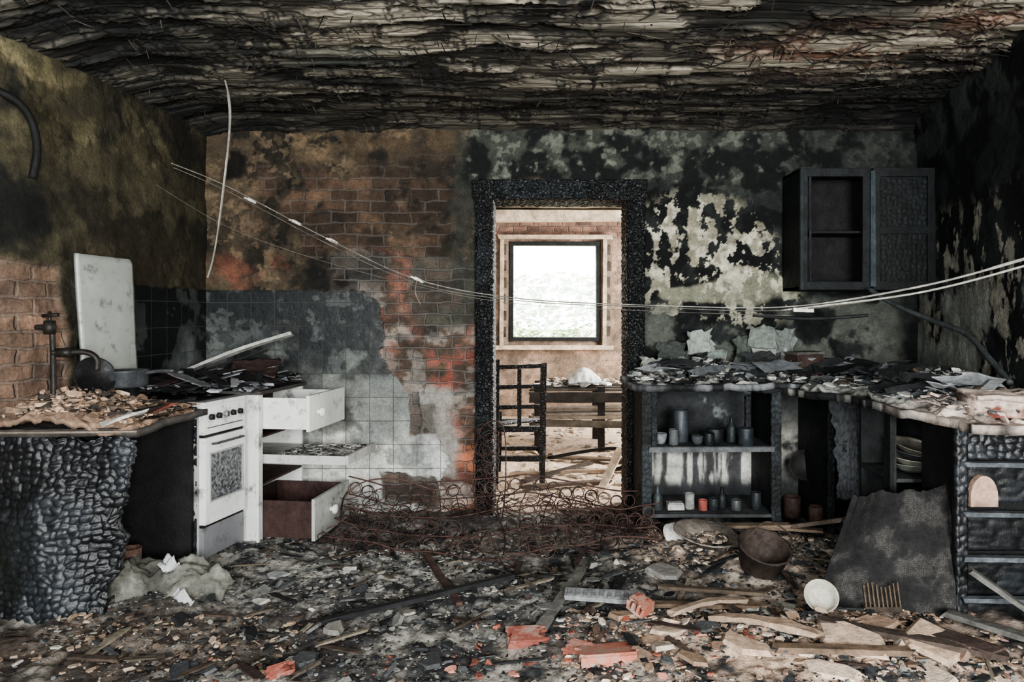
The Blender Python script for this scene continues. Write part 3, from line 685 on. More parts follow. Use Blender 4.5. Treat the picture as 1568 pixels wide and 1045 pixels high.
b = B('burnt_hob_debris'); n = 520
X = rng.uniform(-2.05, -1.42, n); Y = 3.62+rng.uniform(0, .78, n)
b.shards(X, Y, np.full(n, .885)+rng.uniform(0, .03, n), rng.uniform(.008, .05, n), pal(['#151719', '#2a2d30', '#50545a', '#8f9296', '#5a3a30', '#b4b5b0'], n, [.26, .24, .2, .13, .07, .10]), flat=.25, tilt=.35)
for k in range(34):
    x, y = random.uniform(-1.98, -1.5), random.uniform(3.62, 4.3); a = random.uniform(0, 3.14); l = random.uniform(.06, .18)
    b.beam((x-l*math.cos(a), y-l*math.sin(a), .90+random.random()*.03), (x+l*math.cos(a), y+l*math.sin(a), .93+random.random()*.05), random.uniform(.02, .07), .006, random.choice(['#1d1f21', '#3f2d28', '#6d7074', '#2a2e32', '#8f9396', '#171819']), jag=.4)
P = plane_pts((-1.72, 3.98, .93), (.26, .05, .0), (-.06, .26, .07), 20, 20); P[..., 2] += .05*(fbm(P[..., 0]*9, P[..., 1]*9, 5)-.5); b.slab(P, (0, 0, -.008), '#40302b')
b.done(M_SOOT)
b = B('pale_plank'); b.beam((-2.06, 4.18, .93), (-1.42, 4.22, 1.165), .055, .018, '#a9aba2', roll=.2, n=12, bend=.015); b.beam((-2.02, 4.3, .93), (-1.6, 4.28, 1.06), .03, .012, '#1f2020', n=8); b.done(M_WOOD)

b = B('rusty_can'); z = float(fh(-1.86, 3.3)); b.lathe((-1.86, 3.3, z), [(0, 0), (.045, 0), (.048, .004), (.046, .06), (.048, .062), (.046, .065), (.046, .15), (.048, .155), (.043, .154), (.042, .01), (0, .008)], '#6b4f43', jit=.0015); b.done(M_RUST)
b = B('crumpled_sheet')
P = plane_pts((-1.86, 3.02, .20), (.5, .02, -.12), (.02, .28, .0), 50, 30)
q = fbm(P[..., 0]*9, P[..., 1]*9, 15); P[..., 2] += .12*(q-.5); P[..., 1] += .08*(fbm(P[..., 0]*12, P[..., 2]*12, 16)-.5); P[..., 2] -= .12*(1-ss(3.0, 3.15, P[..., 1]))
b.slab(P, (0, .006, -.006), mix('#34362f', '#85857a', q)); b.done(M_RUB)
b = B('white_plastic_scrap')
P = plane_pts((-1.70, 3.22, .14), (.11, -.10, -.07), (.03, .05, .07), 16, 16); P[..., 2] += .08*(fbm(P[..., 0]*20, P[..., 1]*20, 4)-.5); b.slab(P, (0, .004, -.004), '#c4c7c7')
P = plane_pts((-1.58, 3.08, .08), (.13, -.1, -.03), (.02, .03, .03), 16, 10); P[..., 2] += .03*(fbm(P[..., 0]*20, P[..., 1]*20, 5)-.5); b.slab(P, (0, .004, -.004), '#c0c3c3')
b.done(M_ENAM)

# ================================================================= BED SPRINGS
b = B('bedspring_frame')
RU = ['#3f2a24', '#4f3a33', '#2e2220', '#5d463d']
def spring(c, r, h, turns, ax, col, wr=.0024, hour=.9):
    R = np.array(Vector((0, 0, 1)).rotation_difference(Vector(ax).normalized()).to_matrix())
    k = int(turns*14); t = np.linspace(0, 1, k); rr = r*(.55+hour*np.abs(t-.5))
    p = np.stack([rr*np.cos(t*turns*2*math.pi), rr*np.sin(t*turns*2*math.pi), h*(t-.5)], -1)@R.T+np.array(c)
    b.tube(p, wr, col, n=4, sub=1, caps=False)
def mat_pt(x, k):
    y = 3.66+.56*k-.07*x
    lift = .06+.10*k+.05*math.sin(x*4+k*2)+.10*max(0, -x-.5)*k
    return x, y, float(fh(x, y))+lift
for j in range(5):
    for i in range(17):
        x = -1.08+i*.105+random.uniform(-.02, .02); k = (j+.3*random.random())/4.4
        if x > .4 and k < .15: continue
        X_, Y_, Z_ = mat_pt(x, k)
        spring((X_, Y_, Z_-.03), random.uniform(.045, .058), random.uniform(.07, .12), random.uniform(3, 4), (random.uniform(-.5, .5), random.uniform(-1.1, .1), .9), random.choice(RU))
for i in range(24):
    x = -1.08+i*.074; X_, Y_, Z_ = mat_pt(x, 1.02)
    spring((X_, Y_, Z_+.03), .055, .03, 1.6, (random.uniform(-.3, .3), -1, .15), random.choice(RU), .003, .3)
for i in range(11):
    x = -.12+i*.074; y = 3.93+random.uniform(-.02, .02)
    spring((x, y, float(fh(x, y))+.13), .054, .03, 1.6, (random.uniform(-.3, .3), -1, .15), random.choice(RU), .003, .3)
for zo in (-.045, .06):
    b.tube([np.array(mat_pt(x, 1.02))+(0, 0, zo+.03) for x in np.linspace(-1.12, .62, 14)], .0045, '#4f362f', n=6, sub=3)
    b.tube([(x, 3.92, float(fh(x, 3.92))+.13+zo) for x in np.linspace(-.16, .68, 9)], .004, '#4f362f', n=6, sub=3)
for k in (0, .35, .7):
    b.tube([mat_pt(x, k) for x in np.linspace(-1.1, .64, 14)], .0045, '#4f362f', n=6, sub=3)
for i in range(14):
    x = -1.1+i*.13; b.tube([mat_pt(x+.03*math.sin(q*5+i), q) for q in np.linspace(0, 1.02, 6)], .0035, random.choice(RU), n=5, sub=3)
for k in range(24):
    x = random.uniform(-1.1, .6); l = random.uniform(.15, .5); pts = []
    kk = random.uniform(0, 1)
    for q in range(5):
        P_ = mat_pt(x+l*(q/4-.5), min(1.1, max(-.1, kk+random.uniform(-.12, .12)))); pts.append((P_[0], P_[1], P_[2]+random.uniform(-.04, .05)))
    b.tube(pts, .0026, random.choice(RU), n=4, sub=4)
b.tube([(-1.15, 4.2, .05), (-1.12, 4.22, .2), (-1.0, 4.24, .29), (-.8, 4.24, .30), (-.6, 4.24, .24), (-.45, 4.22, .26)], .005, '#5a443c', n=6)
for k in range(26):
    z = .12+k*.018; spring((-.30+.03*math.sin(k*1.7), 4.36+random.uniform(-.05, .04), z), random.uniform(.03, .075), .03, 1.6, (random.uniform(-.6, .6), random.uniform(-1, 0), .6), random.choice(RU), .0022)
b.tube([(-.36, 4.40, .05), (-.38, 4.38, .3), (-.33, 4.37, .58), (-.2, 4.36, .6), (-.18, 4.35, .3), (-.2, 4.3, .05)], .004, '#4f362f', n=6)
b.done(M_RUST)

# ================================================================= RIGHT SIDE
b = B('burnt_shelf_cabinet'); Y0, Y1 = 4.05, 4.50
dk = '#15181a'
def board(x0, x1, y0, y1, z0, z1, col=dk, mi=0): b.box(x0, x1, y0, y1, z0, z1, col, mi, .003)
CC = ('#050607', '#13181b', '#2d363b')
def cpost(x0, x1, z0, z1, y, sd): alligator(b, (x0, y, z0), (x1-x0, 0, 0), (0, 0, z1-z0), (.02, .035), .007, .03, sd, cols=CC, step=.005)
board(.61, .64, Y0, Y1, .0, .85); board(1.345, 1.375, Y0, Y1, 0, .85)
cpost(.60, .655, .02, .85, Y0, 61); cpost(1.33, 1.385, .02, .85, Y0, 63); cpost(.655, .69, .52, .85, Y0+.02, 66)
cpost(1.22, 1.25, .52, .80, Y0+.12, 67)
for z, t in ((.505, .022), (.13, .02)): board(.64, 1.345, Y0-.005, Y1, z, z+t, '#3a3e40')
b.box(.64, 1.345, Y0-.012, Y0+.006, .50, .53, '#54585a', 0, .003)
P = plane_pts((.64, Y1-.02, .03), (.71, 0, 0), (0, 0, .82), 90, 90); q = fbms(P[..., 0]*30, P[..., 2]*3, 81); q2 = fbm(P[..., 0]*6, P[..., 2]*6, 82)
c = mix('#0f1214', '#2a3033', q2); c = mix(c, mix('#3a3c3d', '#b5b5ac', ss(.35, .62, q)), ss(.22, .3, P[..., 2]+.04*q)*(1-ss(.42, .48, P[..., 2]+.05*q))*.95)
c = mix(c, '#7a8284', ss(.60, .70, q2)*ss(.5, .55, P[..., 2])*.6)
b.slab(P, (0, .012, 0), c)
P = plane_pts((1.38, 4.49, .03), (.5, 0, 0), (0, 0, .82), 60, 80); q = fbm(P[..., 0]*6, P[..., 2]*6, 83); c = mix('#16181a', '#444746', q); c = mix(c, '#a19f94', blob(P[..., 0], P[..., 2], 1.58, .45, .16, .12)*ss(.3, .5, q)); b.slab(P, (0, .012, 0), c)
cpost(1.62, 1.66, .02, .83, 3.98, 71); board(1.64, 1.66, 4.0, 4.48, 0, .84)
b.done([M_SOOT, M_CHAR])
b = B('hanging_cupboard_door'); alligator(b, (1.565, 3.72, .30), (.19, -.03, 0), (-.01, .05, .53), (.018, .06), .006, .02, 75, cols=('#0a0c0e', '#22282d', '#3b434a'), step=.006, rag=.03)
b.tube([(1.60, 3.70, .62), (1.60, 3.68, .62), (1.60, 3.68, .57), (1.60, 3.70, .57)], .005, '#3f4447', 0, sub=1); b.done(M_SOOT)

b = B('burnt_worktop')
def edgeX(y): return 1.54+.16*ss(3.3, 2.8, y)-.15*ss(3.5, 3.95, y)
P = plane_pts((.53, 3.97, .885), (1.75, 0, 0), (0, .53, 0), 130, 40); n_ = fbm(P[..., 0]*6, P[..., 1]*6, 85)
P[..., 2] += .03*(n_-.5); P[..., 1] += (.07*(fbm(P[..., 0]*5, P[..., 0]*0, 86)-.5))*(P[..., 1] < 4.1)
c = mix('#1a1c1e', '#6f7376', ss(.38, .68, fbm(P[..., 0]*14, P[..., 1]*14, 87))); b.slab(P, (0, 0, -.035), c)
vv = np.linspace(2.78, 4.02, 110); uu = np.linspace(0, 1, 50); Vv, Uu = np.meshgrid(vv, uu)
X = edgeX(Vv)+.05*(fbm(Vv*8, Vv*0, 88)-.5)*(1-Uu); X = X+(1.6+.1935*Vv-X)*Uu*.93
Z = .87+.03*(fbm(X*6, Vv*6, 89)-.5)-.03*ss(3.2, 2.8, Vv)
P = np.stack([X, Vv, Z], -1); c = mix('#1a1c1e', '#85857f', ss(.40, .66, fbm(X*12, Vv*12, 90))); c = mix(c, '#b5a597', ss(3.3, 2.9, Vv)*ss(.3, .55, fbm(X*5, Vv*5, 7))*.85)
b.slab(P, (0, 0, -.035), c); b.done(M_SOOT)

b = B('countertop_debris')
P = plane_pts((.58, 4.02, .90), (1.62, 0, 0), (0, .44, 0), 150, 50)
hx = .10*blob(P[..., 0], P[..., 1], .98, 4.3, .25, .15)+.09*blob(P[..., 0], P[..., 1], 1.55, 4.3, .2, .15)
q = fbm(P[..., 0]*10, P[..., 1]*10, 120); P[..., 2] += hx+.07*(q-.5)-.02; b.slab(P, (0, 0, -.02), mix('#25282a', '#9a9b94', ss(.38, .65, q)))
vv = np.linspace(2.86, 4.02, 120); uu = np.linspace(.06, .88, 60); Vv, Uu = np.meshgrid(vv, uu)
X = edgeX(Vv)+(1.6+.1935*Vv-edgeX(Vv))*Uu; q = fbm(X*9, Vv*9, 121)
Z = .885-.03*ss(3.2, 2.8, Vv)+.08*blob(X, Vv, 2.0, 3.5, .3, .4)+.07*(q-.5)-.015
c = mix('#2a2d30', '#a0a099', ss(.38, .65, q)); c = mix(c, '#d0bfb0', ss(3.3, 2.95, Vv)*ss(.3, .5, q)); b.slab(np.stack([X, Vv, Z], -1), (0, 0, -.02), c)
n = 1100; X = rng.uniform(.56, 1.95, n); Y = rng.uniform(4.0, 4.44, n)
zt = .905+.10*blob(X, Y, 1.0, 4.3, .25, .15)+.08*blob(X, Y, 1.55, 4.3, .2, .15)
cl = ['#1b1d1f', '#363b3e', '#686e70', '#9b9e98', '#c0c1b8', '#4b4036']
S = .005+.04*rng.uniform(0, 1, n)**2.5; b.shards(X, Y, zt+rng.uniform(0, .015, n), S, pal(cl, n), flat=.3, tilt=.5)
n = 1500; Y = rng.uniform(2.84, 4.0, n); t = rng.uniform(0, 1, n)**.8; X = edgeX(Y)+.03+t*(1.40+.1935*Y-edgeX(Y))
zt = .895-.03*ss(3.2, 2.8, Y)+.09*blob(X, Y, 2.0, 3.5, .3, .4)
S = .005+.05*rng.uniform(0, 1, n)**2.5; cc = pal(cl, n); near = Y < 3.15; cc[near] = pal(['#baa697', '#90827a', '#d0c0b0', '#5a5553'], int(near.sum())); b.shards(X, Y, zt+rng.uniform(0, .025, n), S, cc, flat=.22, tilt=.45)
for (x, y, z, sx, sz_, ty, a, col) in ((.74, 4.30, .96, .20, .11, .7, -.1, '#969a90'), (.90, 4.34, .97, .24, .10, .5, .2, '#6f756c'), (1.10, 4.42, .96, .17, .17, 1.2, -.3, '#6d7a72'), (1.30, 4.44, .98, .14, .20, 1.3, .25, '#485049'), (1.45, 4.38, 1.02, .20, .12, .8, -.2, '#9a9f9a'), (.98, 4.12, .96, .14, .10, .25, .3, '#a8a89f'), (1.20, 4.14, .94, .20, .08, .3, -.2, '#828784'), (1.55, 4.42, 1.02, .12, .2, 1.2, .5, '#6a726d'), (1.35, 4.3, .98, .2, .1, .9, .1, '#2a2e2e'), (.85, 4.42, 1.02, .18, .12, 1.2, -.1, '#3a403d'), (1.02, 4.44, 1.06, .16, .14, 1.3, .15, '#878f87'), (1.42, 4.44, 1.10, .18, .14, 1.3, -.1, '#6c756e')):
    P = plane_pts((x-sx/2, y-sx*a/2, z-sz_*.2), (sx, sx*a, sx*a*.5), (sz_*.2*a, sz_*math.cos(ty), sz_*math.sin(ty)), 9, 7); P[[0, -1]] += rng.uniform(-.02, .02, (2, 7, 3)); P[:, -1] += rng.uniform(-.012, .012, (9, 3)); P += rng.uniform(-.003, .003, P.shape); P[..., 1] = np.minimum(P[..., 1], 4.51); b.slab(P, (0, .01, -.008), col, 0, False)
for k in range(46):
    y = random.uniform(2.98, 4.1); x = random.uniform(1.62, 1.94); l = random.uniform(.05, .22); a = random.uniform(-1.3, 1.3)
    z = .90+random.random()*.10; b.beam((x-l*math.cos(a)*.6, y-l*math.sin(a)*.6, z), (x+l*math.cos(a)*.5, y+l*math.sin(a)*.5, z+random.uniform(-.03, .05)), random.uniform(.015, .07), .007, random.choice(['#121416', '#24282b', '#454a4e', '#73787a', '#2a2e31', '#181b1d']), n=7, jag=.6, roll=random.uniform(-.7, .7), bend=random.uniform(-.02, .03))
for k in range(34):
    y = random.uniform(4.02, 4.36); x = random.uniform(.75, 2.0); l = random.uniform(.04, .13); a = random.uniform(-1, 1)
    z = .93+random.random()*.07; b.beam((x-l*math.cos(a), y-l*math.sin(a)*.4, z), (x+l*math.cos(a), y+l*math.sin(a)*.4, z+random.uniform(-.03, .05)), random.uniform(.02, .08), .007, random.choice(['#121416', '#24282b', '#555a5e', '#83878a', '#60656a']), n=6, jag=.6, roll=random.uniform(-.8, .8), bend=random.uniform(-.02, .03))
b.done(M_RUB)
b = B('rusty_box'); b.M = Matrix.Translation((1.56, 4.17, .925))@Matrix.Rotation(.3, 4, 'Z')
b.box(-.09, .09, -.06, .06, 0, .12, '#3b2a24', 0, .004); b.box(-.095, .095, -.065, .065, .12, .135, '#52504c', 0, .004); b.M = None; b.done(M_RUST, .004)
b = B('fallen_brick_block'); b.M = Matrix.Translation((1.97, 2.93, .865))@Matrix.Rotation(-.12, 4, 'Z')
P = plane_pts((-.2, -.10, .0), (.4, 0, 0), (0, 0, .085), 40, 12); P[..., 1] += .015*(fbm(P[..., 0]*20, P[..., 2]*20, 4)-.5); q = fbm(P[..., 0]*15, P[..., 2]*15, 5); b.slab(P, (0, .2, 0), mix('#7a3a2c', '#b9a292', ss(.35, .65, q)))
P = plane_pts((-.2, -.10, .085), (.4, 0, 0), (0, .2, .01), 40, 24); P[..., 2] += .015*(fbm(P[..., 0]*20, P[..., 1]*20, 4)-.5); b.slab(P, (0, 0, -.02), '#bfaa9c'); b.M = None; b.done(M_RUB)

b = B('charred_drawer_chest')
x0, x1, y0 = 1.70, 2.06, 2.90
AC = ('#07080a', '#171b1f', '#30373d')
b.box(x0+.02, x1, y0+.06, y0+.3, .03, .80, '#0d0f10', 1)
alligator(b, (x0, y0, .02), (.045, 0, 0), (0, 0, .80), (.02, .04), .007, .04, 81, cols=AC, step=.006)
alligator(b, (x0+.045, y0+.01, .69), (x1-x0-.045, 0, 0), (0, 0, .14), (.04, .03), .010, .03, 82, cols=AC, step=.006)
for z in (.675, .475, .295, .13):
    b.beam((x0+.02, y0-.01, z), (x1, y0-.01, z-.005), .035, .018, '#4f565c', 1, n=10)
    alligator(b, (x0+.05, y0+.035, z-.165), (x1-x0-.05, 0, 0), (0, 0, .15), (.12, .03), .005, .02, 84+int(z*10), cols=('#090b0d', '#14181b', '#242a2f'), step=.008)
an = np.linspace(0, math.pi, 12)
pv = [(x0+.11+.055*math.cos(a), y0-.005, .54+.085*math.sin(a)) for a in an]; pv = [(x0+.165, y0-.005, .50)]+pv+[(x0+.055, y0-.005, .50)]
nb = len(pv); b.add(pv+[(p[0], p[1]+.03, p[2]) for p in pv], [tuple(range(nb))[::-1]]+[(i, (i+1) % nb, nb+(i+1) % nb, nb+i) for i in range(nb)], '#b08c76', 1)
b.done([M_SCALE, M_SOOT])

b = B('shelf_under_worktop'); b.box(1.66, 2.06, 3.3, 3.66, .50, .52, '#2c2f31', 0, .004); b.box(1.63, 1.66, 3.3, 3.36, .0, .83, '#15181a', 0, .004); b.box(1.66, 2.08, 3.66, 3.68, .0, .83, '#1a1c1e', 0, .004); b.done(M_SOOT)
b = B('stacked_bowls')
for i, (r, k) in enumerate(((.10, '#6c7068'), (.11, '#8b897c'), (.10, '#45484a'), (.12, '#807c6c'))):
    z = .525+i*.028; b.lathe((1.80+.006*i, 3.43, z), [(0, 0), (r*.4, 0), (r*.8, .02), (r, .045), (r*1.03, .046), (r*.8, .028), (r*.4, .008), (0, .008)], k, n=32, ax=(.05*i, -.06*i, 1))
b.done(M_ENAM)
b = B('round_tray'); b.lathe((1.63, 4.36, .36), [(0, 0), (.075, 0), (.088, .012), (.092, .012), (.08, -.004), (0, -.004)], '#2b2a29', ax=(-.1, -1, .25), n=36); b.done(M_METAL)

b = B('leaning_charred_sheet')
c00, c10, c01, c11 = (np.array(p) for p in ((1.20, 3.09, .03), (1.685, 2.87, .03), (1.44, 3.26, .44), (1.735, 2.99, .58)))
u = np.linspace(0, 1, 150)[:, None, None]; v = np.linspace(0, 1, 150)[None, :, None]
P = (c00*(1-u)+c10*u)*(1-v)+(c01*(1-u)+c11*u)*v
uu = u[..., 0]+0*v[..., 0]; vv = v[..., 0]+0*u[..., 0]
q = fbm(uu*5, vv*5, 17); f1, f2, idv = cell(uu*60, vv*60, 18)
nr = np.array((-.3, -.8, .5)); P = P+nr*(.02*(vn(uu*2.5, vv*2.5, 19)-.5)+.002*ss(0, .4, f2-f1)+.012*np.sin(uu*6))[..., None]
P[..., 2] += .05*(fbm(uu*4, uu*0, 20)-.5)*vv**3
b.slab(P, (.008, .018, -.008), mix(mix('#121314', '#2c2c2c', q), '#605d57', ss(.1, .5, f2-f1)*ss(.5, .72, q)*.5)); b.done(M_RUB)  # lightest colour is a highlight painted on the raised cells

b = B('wall_cupboard'); cx0, cx1, z0, z1, y0, y1 = 1.56, 2.36, 1.42, 2.14, 4.26, 4.53
k = '#0e1214'
b.box(cx0, cx0+.02, y0, y1, z0, z1, k); b.box(cx1-.02, cx1, y0, y1, z0, z1, k); b.box(cx0, cx1, y0, y1, z0, z0+.02, k); b.box(cx0, cx1, y0, y1, z1-.02, z1, k); b.box(cx0, cx1, y1-.01, y1, z0, z1, '#060808'); b.box(cx0+.02, cx1-.02, y0+.03, y1, 1.76, 1.775, '#0d1113')
fr = '#12181a'
xm = 1.98
for (a, c_, e, g) in ((cx0, cx0+.045, z0, z1), (xm-.05, xm, z0, z1), (cx0, xm, z0, z0+.05), (cx0, xm, z1-.05, z1)):
    b.box(a, c_, y0-.022, y0, e, g, fr, 0, .002)
b.box(cx0+.06, cx0+.075, y0-.01, y0, z0+.05, z1-.05, fr, 0, .002)
b.box(cx0, cx0+.02, y0-.03, y0-.02, z0, z1, '#1a2225')
alligator(b, (xm+.01, y0-.012, z0), (cx1-xm-.01, 0, 0), (0, 0, z1-z0), (.03, .03), .006, .02, 95, cols=('#050809', '#0d1214', '#182024'), step=.007)
for (a, c_, e, g) in ((xm+.01, xm+.05, z0, z1), (cx1-.05, cx1, z0, z1), (xm+.01, cx1, z0, z0+.05), (xm+.01, cx1, z1-.05, z1), (xm+.01, cx1, 1.75, 1.79)):
    b.box(a, c_, y0-.03, y0-.01, e, g, '#0f1517', 0, .002)
b.box(xm-.01, xm+.02, y0-.04, y0-.02, z0+.02, z1-.02, '#2d3b41', 0, .002)
b.done([M_SOOT], .002)

def jar(name, x, y, z, r, h, col, mat, prof=None):
    b = B(name)
    b.lathe((x, y, z), prof(r, h) if prof else [(0, 0), (r*.9, 0), (r, h*.04), (r*.97, h*.5), (r, h*.95), (r*.97, h), (r*.9, h), (r*.88, h*.1), (0, h*.06)], col, n=24); b.done(mat)
bottle = lambda r, h: [(0, 0), (r*.9, 0), (r, h*.05), (r, h*.55), (r*.8, h*.68), (r*.38, h*.78), (r*.36, h*.97), (r*.42, h), (0, h)]
cup = lambda r, h: [(0, 0), (r*.6, 0), (r*.85, h*.3), (r, h), (r*.93, h), (r*.78, h*.3), (0, h*.12)]
sz = .529
jar('tin_can', .85, 4.2, sz, .045, .19, '#3f464c', M_METAL); jar('coffee_cup', .72, 4.15, sz, .04, .06, '#6f757a', M_SOOT, cup)
jar('coffee_cup', .93, 4.13, sz, .035, .05, '#33393c', M_SOOT, cup); jar('glass_bottle', 1.14, 4.18, sz, .03, .15, '#232c2f', M_METAL, bottle)
jar('mug', 1.05, 4.2, sz, .05, .08, '#23292c', M_METAL); jar('mug', 1.20, 4.10, sz, .045, .10, '#2d353b', M_METAL); jar('coffee_cup', .79, 4.11, sz, .028, .09, '#4a5052', M_SOOT)
jar('jam_jar', .99, 4.1, sz, .03, .07, '#1d2325', M_METAL)
sz = .152
jar('glass_bottle', .70, 4.12, sz, .03, .14, '#3b4244', M_METAL, bottle); jar('jam_jar', .89, 4.15, sz, .028, .09, '#80817e', M_SOOT)
jar('paint_tin', .96, 4.12, sz, .026, .06, '#8c4034', M_SOOT); jar('jam_jar', 1.02, 4.12, sz, .03, .07, '#2d3335', M_METAL); jar('glass_bottle', 1.08, 4.16, sz, .028, .12, '#1e2426', M_METAL, bottle)
jar('jam_jar', 1.15, 4.12, sz, .03, .06, '#4d5254', M_METAL); jar('tin_can', 1.27, 4.14, sz, .03, .10, '#2b3134', M_METAL)
b = B('cardboard_packet'); b.box(.76, .85, 4.11, 4.16, .152, .19, '#a5a6a2', 0, .004); b.box(.765, .845, 4.115, 4.155, .19, .196, '#8b8d8a', 0, .003); b.done(M_RUB)
jar('rusty_can', 1.50, 4.2, .09, .05, .12, '#3f2e27', M_RUST); jar('rusty_can', 1.60, 4.10, .09, .04, .09, '#5a4639', M_RUST)

b = B('rusty_bucket'); c0 = np.array((1.06, 3.42, float(fh(1.06, 3.42))+.0)); ax = np.array((.12, -.45, 1.)); ax /= np.linalg.norm(ax)
b.lathe(c0, [(0, 0), (.085, 0), (.095, .02), (.120, .13), (.127, .135), (.120, .14), (.113, .13), (.088, .025), (0, .012)], '#3b3029', ax=ax, n=36, jit=.0025)
e = c0+ax*.135; b.tube([e+(-.122, 0, 0.01), e+(-.10, -.06, .06), e+(0, -.02, .12), e+(.10, -.04, .07), e+(.122, 0, -.01)], .004, '#41332b'); b.done(M_RUST)
b = B('enamel_bowl'); c0 = (1.18, 2.98, float(fh(1.18, 2.98))+.05)
b.lathe(c0, [(0, 0), (.03, 0), (.055, .03), (.065, .06), (.068, .06), (.06, .03), (.03, .006), (0, .006)][::1], '#b5b4a4', ax=(-.2, -.75, .6), n=30); b.done(M_CLAY)
b = B('white_bowl'); b.lathe((.74, 3.86, float(fh(.74, 3.86))+.02), [(0, .07), (.03, .068), (.055, .04), (.062, 0), (.066, -.002)], '#c9c7c0', ax=(.5, -.6, .6), n=30); b.done(M_RUB)
b = B('metal_basin'); b.lathe((.88, 3.72, float(fh(.88, 3.72))-.005), [(0, 0), (.10, 0), (.16, .04), (.172, .042), (.165, .048), (.10, .01), (0, .008)], '#83796e', ax=(.1, -.12, 1), n=36, jit=.003); 
n = 90; a = rng.uniform(0, 6.28, n); r = rng.uniform(0, .11, n); b.shards(.88+r*np.cos(a), 3.72+r*np.sin(a), np.full(n, float(fh(.88, 3.72))+.015), rng.uniform(.006, .03, n), pal(['#b8a48c', '#8f7d68', '#4a4540'], n), flat=.3); b.done(M_RUB)
b = B('small_vent_grille'); b.M = Matrix.Translation((1.42, 2.93, float(fh(1.42, 2.93))+.02))@Matrix.Rotation(-.3, 4, 'X')
b.box(-.075, .075, 0, .012, -.02, .0, '#3d3327'); 
for i in range(9): b.box(-.073+i*.0175, -.067+i*.0175, 0, .012, 0, .085+.01*math.sin(i), '#5a4b3a')
b.M = None; b.done(M_RUST)

# ================================================================= FLOOR DEBRIS
b = B('floor_rubble')
def scatter(n, x0, x1, y0, y1, s0, s1, cols, flat=.35, tilt=.4, w=None, lift=.2, th=.38):
    X = rng.uniform(x0, x1, n); Y = rng.uniform(y0, y1, n); S = s0+(s1-s0)*rng.uniform(0, 1, n)**2.2
    dens = fbm(X*2.5, Y*2.5, 333); k = dens+rng.uniform(-.25, .25, n) > th
    X, Y, S = X[k], Y[k], S[k]
    b.shards(X, Y, fh(X, Y)+S*lift, S, pal(cols, len(X), w), flat=flat, tilt=tilt)
ash = ['#141618', '#2b2e31', '#484b4d', '#6d6e69', '#8b887f', '#aca99f', '#54453a']
scatter(19000, -1.9, 1.75, 2.35, 4.2, .003, .012, ash, w=[.14, .18, .21, .21, .14, .05, .07], th=.28)
scatter(2800, -1.9, 1.75, 2.35, 4.2, .009, .028, ash, flat=.3, w=[.14, .2, .22, .2, .13, .04, .07])
scatter(320, -1.8, 1.7, 2.4, 4.1, .03, .07, ash, flat=.25, w=[.14, .2, .24, .2, .12, .03, .07])
scatter(2600, .1, 1.8, 2.35, 3.0, .004, .022, ['#cbae92', '#ae8f70', '#d6c2aa', '#8a6e55', '#a88070', '#4a3c34'], th=.25)
scatter(80, .2, 1.8, 2.4, 2.9, .03, .08, ['#c8ab90', '#a98a6c', '#d0beA8', '#7a604c'], flat=.25)
scatter(1200, .55, 1.7, 3.5, 4.04, .005, .03, ['#b8a084', '#8a765f', '#c8b69c', '#4a4540', '#2a2927'])
scatter(90, -.3, .9, 2.42, 2.85, .008, .035, ['#b0583f', '#964a37', '#bf7a62', '#7a4032'], flat=.4)
scatter(20, -1.2, -.5, 2.4, 2.6, .008, .03, ['#a85a44', '#904a38', '#7a4032'], flat=.4)
scatter(900, -1.9, -.9, 2.35, 2.9, .005, .026, ['#6f5a47', '#9a8064', '#50433a', '#b09a80', '#2a2624'])
scatter(900, -1.1, .0, 3.1, 3.9, .005, .026, ['#97958c', '#b0ada2', '#6f6e69'], flat=.2, tilt=.2)
scatter(1200, -1.2, 1.6, 4.8, 8.6, .01, .06, ['#c8b49c', '#9f8d78', '#dacbb5', '#6a5a50', '#e0c6a8'], w=[.25, .2, .2, .1, .25])
b.done(M_RUB)

def fl(x, y, h=0): return (x, y, float(fh(x, y))+h)
b = B('fallen_planks')
b.beam(fl(-.85, 2.85, .02), fl(-.1, 3.27, .03), .03, .02, '#1f2022', n=10)
b.beam(fl(-.55, 3.62, .03), fl(-.32, 3.02, .03), .03, .02, '#4a342c', n=8)
b.beam(fl(.02, 2.75, .03), fl(.22, 3.42, .04), .045, .015, '#6b6963', n=10)
b.beam(fl(.42, 3.0, .02), fl(.95, 2.95, .03), .04, .015, '#6b5642', n=8)
b.beam(fl(.55, 3.25, .02), fl(1.0, 3.15, .03), .03, .015, '#5a4d3e', n=8)
b.beam(fl(.85, 2.55, .03), fl(1.3, 2.5, .04), .04, .02, '#6f5a45', n=8)
b.beam(fl(1.1, 2.75, .03), fl(1.65, 2.5, .06), .05, .02, '#463a32', n=8)
b.beam(fl(1.45, 2.72, .03), fl(1.62, 2.52, .05), .09, .03, '#4a3a34', n=6)
b.beam(fl(1.62, 2.85, .04), fl(1.95, 2.45, .08), .05, .02, '#5a5954', n=8)
b.beam(fl(1.70, 2.80, .22), fl(1.98, 2.62, .06), .03, .02, '#5a5954', n=8)
b.beam(fl(.7, 2.78, .03), fl(1.0, 2.62, .05), .05, .02, '#9a8168', n=10, bend=.015, jag=.6)
b.beam(fl(.55, 2.86, .03), fl(.85, 2.9, .06), .035, .015, '#8a7560', n=8, bend=.02, jag=.5)
b.beam(fl(1.3, 3.95, .03), fl(1.56, 3.62, .16), .06, .02, '#66574a', n=8); b.beam(fl(1.05, 4.0, .03), fl(1.5, 3.75, .05), .05, .015, '#7a6752', n=8)
b.beam(fl(.95, 3.9, .04), fl(1.35, 3.85, .05), .06, .015, '#806d56', n=8)
